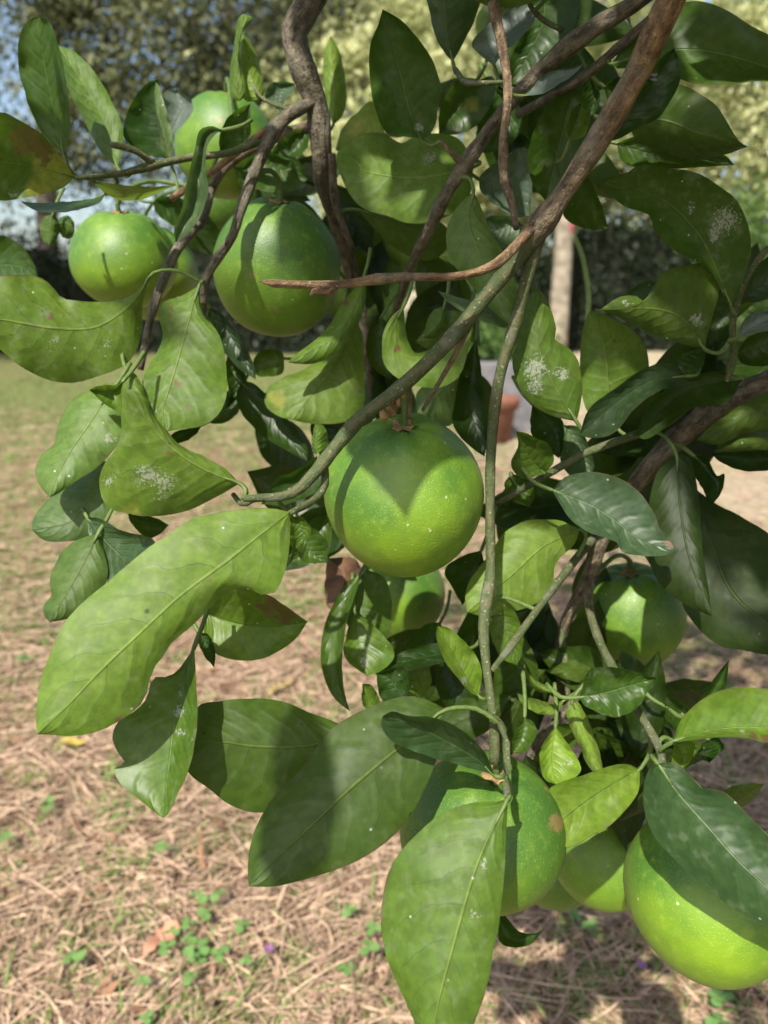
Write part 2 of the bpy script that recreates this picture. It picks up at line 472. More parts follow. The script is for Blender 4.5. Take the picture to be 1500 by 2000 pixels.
n = 60000
x, y = ground_scatter(n, .45, 6.5, .62, 1.7)
an = rng.normal(0.35, .9, n) + 1.1 * np.sin(x * 5.1 + 1) * np.cos(y * 4.3) + np.where(rng.random(n) < .4, rng.uniform(0, 3.14, n), 0)
pitch = np.abs(rng.normal(0.03, .17, n))
d = np.stack([np.cos(an) * np.cos(pitch), np.sin(an) * np.cos(pitch), np.sin(pitch)], 1)
ln = rng.uniform(.03, .12, n); wd = rng.uniform(.0010, .0030, n) * (1 + .12 * y)
z = ground_h(x, y) + np.abs(rng.normal(0.004, .007, n))
o = strips('straw_litter', np.stack([x, y, z], 1), d, ln, wd, np.stack([rng.normal(0, .25, n), rng.normal(0, .25, n), -pitch * .9], 1), M_STRAW, 3, .6)
tag(o, 'loose dry tan straw and grass stalks strewn over the ground', 'straw', kind='stuff')

# green blades in tufts
def clumps(n, y0, y1, spread, m, sig, power=1.3):
    cx, cy = ground_scatter(n, y0, y1, spread, power)
    k = rng.integers(0, n, m)
    return cx[k] + rng.normal(0, sig, m), cy[k] + rng.normal(0, sig, m)
x, y = clumps(420, .7, 9, .6, 11000, .07)
xl, yl = ground_scatter(16000, 2.4, 9, .62, 1.2); xl = np.where(rng.random(16000) < .5, -np.abs(xl), xl)
xn, yn = clumps(70, .8, 2.4, .45, 1500, .022, 1.1)
x = np.concatenate([x, xl, xn]); y = np.concatenate([y, yl, yn]); n = len(x)
an = rng.uniform(0, 6.28, n); lean = np.abs(rng.normal(.5, .3, n))
d = np.stack([np.cos(an) * np.sin(lean), np.sin(an) * np.sin(lean), np.cos(lean)], 1)
ln = rng.uniform(.015, .06, n) * (1 + .06 * y); wd = rng.uniform(.0015, .0038, n) * (1 + .15 * y)
o = strips('grass', np.stack([x, y, ground_h(x, y)], 1), d, ln, wd, np.stack([np.cos(an) * .5, np.sin(an) * .5, -.35 + 0 * an], 1), M_GRASS, 3, .15)
tag(o, 'thin green grass blades sprouting through the straw', 'grass', kind='stuff')

# shreds of dead leaf and bits of twig in the straw
x, y = ground_scatter(2600, .6, 5, .6, 1.5); n = len(x)
an = rng.uniform(0, 6.28, n); pt = rng.normal(0, .25, n)
M_SHRED = simple('leaf_shreds', (0.045, 0.024, 0.014), (0.30, 0.16, 0.085), 40, .8)
o = strips('leaf_litter', np.stack([x, y, ground_h(x, y) + rng.uniform(.004, .016, n)], 1), np.stack([np.cos(an), np.sin(an), pt], 1), rng.uniform(.012, .04, n), rng.uniform(.004, .013, n), rng.normal(0, .35, (n, 3)), M_SHRED, 3, .25)
tag(o, 'brown shreds of dead leaves mixed into the straw', 'leaf litter', kind='stuff')

# ------------------------------------------------------------------ background trees, hedge, pots
def leaf_cloud(n, clumpn, rad, lsize, seed, shell=.55, sag=0.0, flat=.30):
    """leaf-sized folded faces gathered in clumps inside an ellipsoid"""
    r = np.random.default_rng(seed)
    dirv = r.normal(size=(clumpn, 3)); dirv /= np.linalg.norm(dirv, axis=1)[:, None]
    rr = shell + (1 - shell) * r.random(clumpn) ** .6
    cc = dirv * rr[:, None] * np.asarray(rad)
    cs = r.uniform(.10, flat, clumpn) * np.mean(rad)
    k = r.integers(0, clumpn, n)
    p = cc[k] + r.normal(size=(n, 3)) * cs[k][:, None] * np.array([1, 1, .75])
    p[:, 2] -= sag * np.linalg.norm(p[:, :2], axis=1) ** 2 / max(rad[0], .1)
    a = r.normal(size=(n, 3)); a[:, 2] -= .5; a /= np.linalg.norm(a, axis=1)[:, None]
    b = np.cross(a, r.normal(size=(n, 3))); b /= np.linalg.norm(b, axis=1)[:, None]
    c = np.cross(a, b)
    L = (lsize * r.uniform(.6, 1.35, n))[:, None]
    W = L * .27
    v = np.stack([p, p + a * L * .5 + b * W + c * W * .35, p + a * L, p + a * L * .5 - b * W + c * W * .35], 1).reshape(-1, 3)
    i = np.arange(n)[:, None] * 4
    F = np.concatenate([i + np.array([[0, 1, 2]]), i + np.array([[0, 2, 3]])], 1).reshape(-1, 3)
    return v, F

def cloud_mesh(name, v, F):
    me = bpy.data.meshes.new(name)
    me.vertices.add(len(v)); me.vertices.foreach_set('co', v.ravel())
    me.loops.add(F.size); me.loops.foreach_set('vertex_index', F.ravel())
    me.polygons.add(len(F)); me.polygons.foreach_set('loop_start', np.arange(len(F)) * 3); me.polygons.foreach_set('loop_total', np.full(len(F), 3))
    me.update(calc_edges=True)
    return me

M_FDARK = simple('foliage_dark', (0.005, 0.012, 0.004), (0.020, 0.036, 0.010), 1.2, .5, transl=.25)  # near-black tone puts the hedge's shade into its leaf colour
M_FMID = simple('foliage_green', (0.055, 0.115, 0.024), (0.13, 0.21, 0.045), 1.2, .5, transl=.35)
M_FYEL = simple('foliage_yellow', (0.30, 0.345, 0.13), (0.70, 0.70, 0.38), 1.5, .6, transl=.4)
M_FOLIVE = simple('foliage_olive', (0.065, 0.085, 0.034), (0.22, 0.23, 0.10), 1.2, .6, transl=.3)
M_TRUNKD = simple('trunk_dark', (0.05, 0.042, 0.034), (0.15, 0.125, 0.10), 14, .9, .02)
M_TRUNKP = simple('trunk_pale', (0.06, 0.045, 0.03), (0.42, 0.36, 0.27), 8, .85, .012)

def tree(name, label, loc, h0, h, rad, nleaf, lsize, fm, tm, tr, seed, clumpn=60, group='trees behind the citrus branch', shell=.45, sag=.05):
    t = empty(name, (loc[0], loc[1], 0))
    tag(t, label, 'tree', group)
    r = random.Random(seed)
    mb = MB()
    top = np.array([loc[0] + r.uniform(-.3, .3), loc[1], h0 + (h - h0) * .55])
    base = np.array([loc[0], loc[1], -.05])
    v, f, _, c = tube([base, base + (top - base) * .33 + np.array([r.uniform(-.12, .12), 0, 0]), base + (top - base) * .66, top], [tr * 1.25, tr, tr * .8, tr * .4], 10, 16, .05)
    mb.add(v, f)
    link('trunk', mb.mesh('trunk'), tm, t)
    for k in range(6):
        q = c[r.randint(7, 14)]
        an = r.uniform(0, 6.28)
        e2 = np.array([loc[0] + math.cos(an) * rad[0] * .75, loc[1] + math.sin(an) * rad[1] * .75, h0 + (h - h0) * r.uniform(.25, .85)])
        v, f, _, _ = tube([q, (q + e2) / 2 + np.array([0, 0, .25]), e2], [tr * .42, tr * .28, tr * .08], 7, 9, .06)
        link('limb', mesh_from('limb', v, f), tm, t)
    v, F = leaf_cloud(nleaf, clumpn, rad, lsize, seed, shell, sag)
    v = v + np.array([loc[0], loc[1], (h0 + h) / 2])
    link('crown', cloud_mesh('crown', v, F), fm, t)
    return t

tree('broadleaf_tree', 'pale-barked tree with a straight sunlit trunk in front of the dark hedge', (2.56, 11.6), 5.0, 8.0, (2.4, 2.0, 1.5), 4500, .13, M_FYEL, M_TRUNKP, .118, 11)
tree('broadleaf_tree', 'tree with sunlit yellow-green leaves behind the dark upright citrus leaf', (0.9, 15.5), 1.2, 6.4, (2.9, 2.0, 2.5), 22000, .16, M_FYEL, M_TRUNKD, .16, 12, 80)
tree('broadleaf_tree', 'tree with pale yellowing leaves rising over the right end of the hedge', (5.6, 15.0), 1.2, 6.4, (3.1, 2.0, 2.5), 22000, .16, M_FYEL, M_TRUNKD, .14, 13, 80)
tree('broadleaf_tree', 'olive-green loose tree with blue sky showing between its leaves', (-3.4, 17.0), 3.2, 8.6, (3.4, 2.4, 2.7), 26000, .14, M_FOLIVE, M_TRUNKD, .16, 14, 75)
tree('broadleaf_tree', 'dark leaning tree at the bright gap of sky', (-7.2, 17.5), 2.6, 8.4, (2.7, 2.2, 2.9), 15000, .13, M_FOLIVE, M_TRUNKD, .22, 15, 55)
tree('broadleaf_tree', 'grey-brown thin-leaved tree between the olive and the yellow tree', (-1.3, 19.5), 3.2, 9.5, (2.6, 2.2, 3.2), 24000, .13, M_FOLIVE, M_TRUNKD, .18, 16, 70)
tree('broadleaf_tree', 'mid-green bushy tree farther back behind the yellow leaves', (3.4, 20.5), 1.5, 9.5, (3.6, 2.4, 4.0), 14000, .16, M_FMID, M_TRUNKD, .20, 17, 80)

def bush(name, label, loc, rad, nleaf, lsize, fm, seed, clumpn=50, group=None):
    t = empty(name, (loc[0], loc[1], 0))
    tag(t, label, 'bush', group)
    v, F = leaf_cloud(nleaf, clumpn, rad, lsize, seed, .35, 0)
    v = v + np.array([loc[0], loc[1], rad[2] * .95]); v[:, 2] = np.maximum(v[:, 2], .01)
    link('foliage', cloud_mesh('foliage', v, F), fm, t)
    r = random.Random(seed)
    for k in range(5):
        an = r.uniform(0, 6.28)
        v, f, _, _ = tube([(loc[0] + .1 * math.cos(an), loc[1] + .1 * math.sin(an), -.02), (loc[0] + .25 * rad[0] * math.cos(an), loc[1] + .25 * rad[1] * math.sin(an), rad[2] * .7), (loc[0] + .6 * rad[0] * math.cos(an), loc[1] + .6 * rad[1] * math.sin(an), rad[2] * 1.4)], [.03, .02, .008], 6, 8, .08)
        link('stem', mesh_from('stem', v, f), M_TRUNKD, t)
    return t
bush('bush', 'bright green sunlit bush at the end of the hedge', (5.25, 10.6), (.85, .8, 1.25), 7000, .075, M_FMID, 31)
bush('bush', 'low light green bush behind the grey planter', (1.0, 8.6), (.75, .6, .5), 4200, .07, M_FMID, 33)

# dark hedge: dense leafy skin over a woody core
def hedge(label, x0, x1, y, h, th, nleaf, seed):
    t = empty('hedge', ((x0 + x1) / 2, y, 0)); tag(t, label, 'hedge', None)
    r = np.random.default_rng(seed)
    p = np.stack([r.uniform(x0, x1, nleaf), r.uniform(y - th / 2, y + th / 2, nleaf), r.random(nleaf) * h], 1)
    p[:, 1] = np.where(r.random(nleaf) < .6, y - th / 2 + np.abs(r.normal(0, .12, nleaf)), p[:, 1])
    p[:, 2] += (.20 * np.sin(p[:, 0] * 1.7 + 1) + .13 * np.sin(p[:, 0] * 4.3) + .10 * r.normal(size=nleaf)) * (p[:, 2] / h)
    p[:, 2] = np.maximum(p[:, 2], .02)
    a = r.normal(size=(nleaf, 3)); a[:, 2] -= .4; a /= np.linalg.norm(a, axis=1)[:, None]
    b = np.cross(a, r.normal(size=(nleaf, 3))); b /= np.linalg.norm(b, axis=1)[:, None]
    L = r.uniform(.05, .11, nleaf)[:, None]
    v = np.stack([p, p + a * L * .5 + b * L * .3, p + a * L, p + a * L * .5 - b * L * .3], 1).reshape(-1, 3)
    i = np.arange(nleaf)[:, None] * 4
    F = np.concatenate([i + np.array([[0, 1, 2]]), i + np.array([[0, 2, 3]])], 1).reshape(-1, 3)
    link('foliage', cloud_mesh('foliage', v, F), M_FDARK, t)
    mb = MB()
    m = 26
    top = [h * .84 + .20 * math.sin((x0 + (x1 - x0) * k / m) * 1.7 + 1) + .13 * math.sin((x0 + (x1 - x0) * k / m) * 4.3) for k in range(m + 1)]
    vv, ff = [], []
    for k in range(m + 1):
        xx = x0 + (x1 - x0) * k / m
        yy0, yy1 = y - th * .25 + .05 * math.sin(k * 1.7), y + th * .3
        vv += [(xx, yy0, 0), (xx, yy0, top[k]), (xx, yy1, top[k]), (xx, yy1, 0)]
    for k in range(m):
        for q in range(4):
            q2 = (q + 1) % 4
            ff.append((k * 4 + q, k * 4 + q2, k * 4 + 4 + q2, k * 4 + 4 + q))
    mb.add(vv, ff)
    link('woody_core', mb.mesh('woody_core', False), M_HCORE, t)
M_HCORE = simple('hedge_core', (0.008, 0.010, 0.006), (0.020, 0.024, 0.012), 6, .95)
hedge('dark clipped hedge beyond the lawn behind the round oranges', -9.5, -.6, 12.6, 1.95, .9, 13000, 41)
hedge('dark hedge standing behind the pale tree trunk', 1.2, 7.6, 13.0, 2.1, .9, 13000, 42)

# unseen tall tree added beside the view to shade the left hedge
tree('added_shade_tree', 'unseen tall tree added to shade the left hedge', (-7.6, 9.6), 3.9, 8.2, (3.3, 2.4, 2.0), 12000, .14, M_FMID, M_TRUNKD, .2, 51, 60, 'added shade trees beside the lawn', .2)

# planter of grey concrete with a terracotta pot before it
M_CONC = simple('concrete', (0.07, 0.07, 0.075), (0.20, 0.195, 0.20), 14, .85, .006)
M_TERRA = simple('terracotta', (0.09, 0.036, 0.022), (0.24, 0.095, 0.055), 16, .75, .003)
M_SOIL = simple('soil', (0.03, 0.02, 0.014), (0.09, 0.06, 0.04), 60, .95, .01)

def lathe(prof, c, seg=28):
    v, f = [], []
    for (r, z) in prof:
        for k in range(seg):
            an = 2 * math.pi * k / seg
            v.append((c[0] + r * math.cos(an), c[1] + r * math.sin(an), c[2] + z))
    for j in range(len(prof) - 1):
        for k in range(seg):
            k2 = (k + 1) % seg
            f.append((j * seg + k, j * seg + k2, (j + 1) * seg + k2, (j + 1) * seg + k))
    return v, f

def box_open(x0, x1, y0, y1, z0, z1, w):
    v = [(x0, y0, z0), (x1, y0, z0), (x1, y1, z0), (x0, y1, z0), (x0 - .02, y0 - .02, z1), (x1 + .02, y0 - .02, z1), (x1 + .02, y1 + .02, z1), (x0 - .02, y1 + .02, z1),
         (x0 + w, y0 + w, z1), (x1 - w, y0 + w, z1), (x1 - w, y1 - w, z1), (x0 + w, y1 - w, z1), (x0 + w, y0 + w, z1 - .1), (x1 - w, y0 + w, z1 - .1), (x1 - w, y1 - w, z1 - .1), (x0 + w, y1 - w, z1 - .1)]
    f = [(3, 2, 1, 0), (12, 13, 14, 15)]
    for k in range(4):
        k2 = (k + 1) % 4
        f += [(k, k2, 4 + k2, 4 + k), (4 + k, 4 + k2, 8 + k2, 8 + k), (8 + k, 8 + k2, 12 + k2, 12 + k)]
    return v, f
pb = ground_at(972, 846)
t = empty('planter', (pb[0], pb[1] + .26, 0)); tag(t, 'square grey concrete planter on the lawn', 'planter')
v, f = box_open(pb[0] - .27, pb[0] + .27, pb[1], pb[1] + .52, -.02, .50, .05)
bx = link('box', mesh_from('box', v, f, False), M_CONC, t)
bm = bx.modifiers.new('bevel', 'BEVEL'); bm.width = .012; bm.segments = 2
v = [(pb[0] - .215, pb[1] + .055, .435), (pb[0] + .215, pb[1] + .055, .435), (pb[0] + .215, pb[1] + .465, .435), (pb[0] - .215, pb[1] + .465, .435)]
link('soil', mesh_from('soil', v, [(0, 1, 2, 3)]), M_SOIL, t)
pl = empty('potted_plant', (pb[0], pb[1] + .26, .435)); tag(pl, 'low leafy plant growing in the grey planter', 'plant')
v, F = leaf_cloud(700, 14, (.24, .22, .14), .055, 61, .2); v = v + np.array([pb[0], pb[1] + .26, .56]); v[:, 2] = np.maximum(v[:, 2], .437)
link('foliage', cloud_mesh('foliage', v, F), M_FMID, pl)
for k in range(4):
    v, f, _, _ = tube([(pb[0] - .1 + .07 * k, pb[1] + .24, .43), (pb[0] - .12 + .08 * k, pb[1] + .26, .52), (pb[0] - .15 + .1 * k, pb[1] + .25, .60)], [.006, .005, .003], 6, 6)
    link('stem', mesh_from('stem', v, f), M_STEMG, pl)
pc = ground_at(962, 862)
t = empty('flower_pot', (pc[0], pc[1], 0)); tag(t, 'round terracotta flower pot standing in front of the grey planter', 'pot')
v, f = lathe([(.0, 0.0), (.10, 0.0), (.115, .01), (.145, .22), (.148, .225), (.165, .23), (.172, .29), (.165, .30), (.15, .295), (.14, .25), (.0, .25)], (pc[0], pc[1], 0))
link('body', mesh_from('body', v, f), M_TERRA, t)
v, f = lathe([(.0, .262), (.07, .268), (.139, .26)], (pc[0], pc[1], 0))
link('soil', mesh_from('soil', v, f), M_SOIL, t)

# pink flower spike on the pale trunk's foot shoots
M_PINK = simple('pink_petal', (0.75, 0.16, 0.22), (0.90, 0.34, 0.38), 20, .5)
M_RED = simple('red_stalk', (0.30, 0.05, 0.06), (0.45, 0.10, 0.10), 20, .6)
fx, fy = 2.52, 11.1
t = empty('flower_spike', (fx, fy, 0)); tag(t, 'pink flower on a tall red stalk before the pale trunk', 'flower')
v, f, _, _ = tube([(fx + .3, fy, -.02), (fx + .33, fy, .8), (fx + .2, fy, 1.4), (fx + .03, fy, 1.72)], [.012, .012, .011, .010], 8, 16)
link('shoot', mesh_from('shoot', v, f), M_STEMG, t)
v, f, _, _ = tube([(fx + .03, fy, 1.71), (fx + .02, fy, 1.85), (fx + .02, fy, 2.02)], [.022, .026, .02], 8, 10)
link('stalk', mesh_from('stalk', v, f), M_RED, t)
for k in range(6):
    an = k * math.pi / 3
    q = np.array([fx + .02, fy, 2.0]); dd = np.array([math.cos(an) * .07, math.sin(an) * .07, .10]); sd_ = np.array([-math.sin(an) * .045, math.cos(an) * .045, 0])
    link('petal', mesh_from('petal', [q, q + dd * .55 + sd_, q + dd * 1.1, q + dd * .55 - sd_], [(0, 1, 2, 3)]), M_PINK, t)

# ------------------------------------------------------------------ the citrus tree
TREE_BASE = np.array([1.35, 0.85, 0.0])
tree_root = empty('citrus_tree', TREE_BASE)
tag(tree_root, 'citrus tree with low hanging branches full of glossy green leaves', 'tree')
BR = []                                   # (object, sampled centre line)

def branch(name, px, grn, red=0.0, wob=.06, world=None, seg=12, lab=None):
    """px: list of (x, y, depth cm, radius px); grn / red: value or (start, end)"""
    if world is None:
        a = np.array(px, float)
        pts = P(a[:, 0], a[:, 1], a[:, 2]); rad = a[:, 3] * np.where(a[:, 3] > 10, .76, .86) * a[:, 2] / 100 / FPX
    else:
        pts = np.array([q[:3] for q in world], float); rad = np.array([q[3] for q in world])
    ln = float(np.sum(np.linalg.norm(np.diff(pts, axis=0), axis=1)))
    n = int(min(90, max(10, ln / .006)))
    v, f, T, c = tube(pts, rad, seg, n, wob)
    me = mesh_from(name, v, f)
    T = np.array(T)
    gs = np.array(grn if isinstance(grn, tuple) else (grn, grn), float); rs = np.array(red if isinstance(red, tuple) else (red, red), float)
    fattr(me, 'green', np.interp(T, np.linspace(0, 1, len(gs)), gs)); fattr(me, 'red', np.interp(T, np.linspace(0, 1, len(rs)), rs))
    uvl = me.uv_layers.new(name='UVMap')
    uvs = np.zeros((len(me.loops), 2), np.float32)
    li = 0
    circ = float(np.mean(rad)) * 6.28 / .06
    for fi, q in enumerate(f):
        for vi in q:
            k = vi % seg
            if fi % seg == seg - 1 and k == 0: k = seg
            uvs[li] = (k / seg * circ, T[vi] * ln * 10); li += 1
    uvl.data.foreach_set('uv', uvs.ravel())
    o = link(name, me, M_BARK, tree_root)
    if lab: o['label'] = lab
    BR.append((o, c))
    return o

# trunk and boughs outside the picture carry the branches inside it
tb = TREE_BASE
def PX(x, y, d): return tuple(P(x, y, d))
branch('trunk', None, 0.0, 0.1, .08, [(*(tb + np.array([0, 0, -.06])), .095), (*(tb + np.array([-.02, .01, .35])), .075), (*(tb + np.array([.03, -.02, .9])), .066), (*(tb + np.array([-.03, .0, 1.45])), .056), (*(tb + np.array([-.12, -.05, 1.9])), .036)], 16)
s1 = PX(1345, -70, 33); s4 = PX(1320, -60, 44); s3 = PX(640, -90, 52); s10 = PX(1600, 680, 51)
branch('bough', None, 0.0, (.1, .6), .07, [(1.33, .84, 1.25, .045), (1.0, .62, 1.58, .030), (.62, .38, 1.50, .020), (.34, .27, 1.30, .0110), (s1[0], s1[1], s1[2], .0068)])
branch('bough', None, 0.0, 0.1, .07, [(1.32, .85, 1.15, .04), (1.0, .75, 1.42, .026), (.6, .56, 1.38, .014), (.36, .47, 1.27, .0075), (s4[0], s4[1], s4[2], .0055)])
branch('bough', None, 0.0, 0.1, .07, [(1.30, .85, 1.4, .04), (.9, .85, 1.72, .03), (.35, .72, 1.66, .022), (.02, .58, 1.42, .0165), (s3[0], s3[1], s3[2], .0140)])
branch('bough', None, 0.0, 0.2, .07, [(1.35, .85, .75, .04), (1.0, .72, .98, .026), (.6, .58, 1.04, .013), (s10[0], s10[1], s10[2], .0090)])

b1 = branch('branch', [(1345, -70, 33, 38), (1300, 20, 34, 38), (1250, 130, 36, 34), (1170, 270, 38, 29), (1095, 385, 39.5, 26), (1062, 432, 40, 33), (1030, 478, 40.6, 24), (960, 565, 41, 20), (880, 662, 41.5, 19), (790, 750, 41, 18.5), (705, 815, 40.5, 18), (688, 832, 40.4, 21), (650, 880, 40.2, 17.5), (600, 940, 39.8, 15), (560, 968, 39.5, 12), (475, 974, 39, 8)], (0, 0, .05, .1, .9, 1, 1, 1, 1, .9), (.9, .7, .35, .1, 0, 0, 0, 0), .06, lab='long diagonal branch, reddish brown above and green below')
b2 = branch('branch', [(1060, 440, 40.5, 21), (1035, 520, 41.3, 17), (1010, 620, 42.2, 15), (975, 740, 43.2, 14), (960, 870, 44, 13), (957, 1000, 44.2, 12.5), (958, 1120, 43.8, 13), (945, 1215, 43, 14.5), (950, 1300, 42, 11), (962, 1390, 41, 11), (966, 1450, 40.8, 10), (966, 1492, 40.8, 13)], (.55, .8, 1, 1, 1, 1), 0.0, .06)
b3 = branch('branch', [(640, -90, 52, 40), (607, 0, 52, 36), (575, 62, 52, 31), (588, 125, 52, 35), (615, 195, 53, 30), (628, 290, 54, 27), (632, 360, 56, 22), (665, 460, 60, 18), (705, 600, 64, 14), (730, 780, 68, 10)], 0.0, 0.05, .10)
branch('branch', [(648, 300, 53, 9), (656, 400, 55, 9), (690, 490, 57, 6)], 0.0, .1)
b7 = branch('branch', [(612, 200, 52.8, 16), (560, 228, 51.5, 17), (527, 270, 50, 18), (500, 330, 49.5, 14), (470, 410, 49, 13), (452, 465, 49, 12), (415, 520, 50, 11), (398, 560, 50.5, 10), (396, 612, 51, 8)], 0.05, 0.0, .08)
branch('branch', [(630, 235, 56, 15), (560, 262, 58, 14), (500, 285, 60, 13), (440, 325, 61, 13), (412, 372, 61, 9)], .1, .35, .08)
b7c = branch('twig', [(524, 252, 50, 8), (460, 300, 51, 7.5), (400, 345, 52.5, 8), (335, 388, 54, 8)], 0.0, 1.0, .08)
b8 = branch('twig', [(520, 270, 50.5, 8), (450, 298, 50, 8), (370, 308, 49, 8), (300, 323, 48, 8), (230, 340, 47, 7), (150, 348, 45, 5)], .9, 0.0, .06)
branch('twig', [(300, 320, 48, 8), (270, 298, 47, 7), (245, 288, 46.5, 8), (217, 282, 46, 6)], .6, .2, .1)
b9 = branch('branch', [(412, 368, 61, 10), (395, 425, 57, 13), (352, 478, 55, 14), (322, 540, 54, 12), (297, 610, 53, 9), (274, 722, 53, 8)], .05, 0.0, .08)
b4 = branch('branch', [(1320, -60, 44, 18), (1250, 0, 44, 20), (1150, 62, 45, 23), (1072, 122, 46, 21), (985, 215, 47, 17), (920, 305, 48, 17), (872, 378, 49, 17), (842, 440, 51, 16), (800, 525, 55, 12), (770, 620, 60, 9)], 0.0, 0.05, .09)
b4b = branch('branch', [(1285, 25, 44, 12), (1190, 108, 46, 12), (1140, 150, 47, 13), (1080, 185, 48, 10), (1010, 225, 50, 8)], .15, 0.0, .08)
b5 = branch('twig', [(962, 5, 43, 11), (985, 110, 43, 12), (992, 190, 43, 12), (984, 265, 43, 10), (985, 345, 43, 13), (1000, 400, 42, 8), (1008, 445, 41, 7)], 0.0, .6, .12, lab='thin dry brown twig hanging straight down')
b6 = branch('twig', [(1040, 440, 40, 14), (1002, 485, 39.3, 12), (962, 520, 39, 13), (890, 540, 38.5, 11), (800, 540, 38, 9.5), (745, 545, 37.8, 10), (660, 556, 37.3, 9), (575, 555, 37, 9), (530, 553, 36.6, 8), (508, 549, 36.4, 2)], 0.0, .9, .12, lab='bare dry brown twig sticking out sideways')
branch('twig', [(655, 560, 37.2, 5), (640, 572, 37.1, 6), (616, 568, 37, 7), (606, 580, 36.9, 3)], 0.0, 1.0, .2)
branch('twig', [(918, 632, 41.8, 7), (885, 700, 42.5, 6), (825, 802, 43.5, 4)], 0.0, .7, .1)
branch('twig', [(800, 750, 42, 5), (801, 780, 43, 4.5), (800, 822, 43.8, 4)], 0.0, .8, .1)
b10 = branch('branch', [(1600, 680, 51, 25), (1500, 742, 50, 25), (1425, 778, 50, 30), (1345, 835, 50, 28), (1275, 905, 50, 25), (1212, 985, 51, 22), (1172, 1060, 52, 20), (1148, 1130, 53, 18), (1105, 1215, 54, 14), (1090, 1290, 55, 10), (1100, 1360, 55, 8)], (0, 0, 0, 0, .2, .5), .25, .09)
b13 = branch('branch', [(1152, 1110, 53, 12), (1150, 1180, 51, 10), (1168, 1245, 49, 10), (1200, 1310, 46.5, 10), (1258, 1408, 43, 11), (1292, 1472, 41, 12), (1288, 1505, 40, 9)], (.2, .7, 1, 1), .3, .06)
b11 = branch('branch', [(1350, 795, 51, 10), (1290, 832, 49, 10), (1240, 850, 48, 10), (1140, 887, 48, 9), (1060, 932, 49, 8), (970, 985, 51, 6)], .7, 0.0, .06)
b12 = branch('twig', [(1160, 1050, 52, 10), (1112, 1108, 48, 9.5), (1050, 1190, 45, 8.5), (990, 1272, 43, 8), (960, 1310, 42, 6)], 1.0, 0.0, .05)
b14 = branch('branch', [(1198, 1308, 47, 9), (1135, 1355, 50, 11), (1090, 1405, 51, 11), (1045, 1460, 52, 11), (1015, 1530, 53, 8)], .1, 0.0, .07)
b15 = branch('twig', [(634, 905, 40.3, 8), (634, 950, 40.5, 9), (608, 980, 39.5, 8), (566, 1002, 37.5, 7)], 1.0, 0.0, .06)
branch('twig', [(560, 968, 39.5, 8), (505, 972, 40, 7), (475, 985, 40.5, 7), (455, 965, 41, 5)], .6, .2, .12)
b17 = branch('twig', [(1400, 790, 49, 8), (1432, 700, 47, 8), (1430, 640, 46, 8), (1442, 580, 45.5, 9), (1475, 515, 45, 7), (1540, 440, 45, 5)], 1.0, 0.0, .05)
b18 = branch('twig', [(575, 218, 52, 5), (545, 207, 53, 5), (512, 192, 54, 4), (495, 168, 54.5, 3)], .7, .2, .05)
branch('twig', [(1100, 60, 46, 6), (1060, 38, 46, 6), (1035, 10, 46, 5), (1028, -30, 46, 5)], .7, 0.0, .05)
branch('twig', [(992, 160, 43.4, 5), (950, 162, 44, 5), (908, 160, 45, 7), (890, 135, 46, 5)], .8, 0.0, .06)
branch('twig', [(900, 320, 48, 7), (860, 275, 47.5, 4)], 0.0, .5, .08)
b19 = branch('twig', [(964, 1395, 41, 6), (985, 1430, 39, 9), (990, 1490, 38, 9), (990, 1540, 37, 8), (992, 1562, 36, 6)], 1.0, 0.0, .05)
branch('twig', [(1095, 1230, 54, 8), (1105, 1300, 53, 8), (1110, 1365, 52.5, 6)], .8, 0.0, .06)
branch('thorn', [(1222, 18, 44.4, 5), (1228, 38, 44.2, 3.5), (1233, 53, 44, .5)], 0.0, .1, .02)

branch('twig', None, .7, .1, .06, [(.36, .30, 1.32, .006), (.14, .29, 1.29, .004), (-.064, .258, 1.193, .0022)])  # unseen twig added to carry the leaf shading the big orange

# ---- leaves
BRC = np.vstack([c for _, c in BR]); BRI = np.concatenate([np.full(len(c), i) for i, (_, c) in enumerate(BR)])
LEAVES = []
COLS = np.array([1, .86, .66, .44, .22, .07, 0, -.07, -.22, -.44, -.66, -.86, -1])
NU = 28

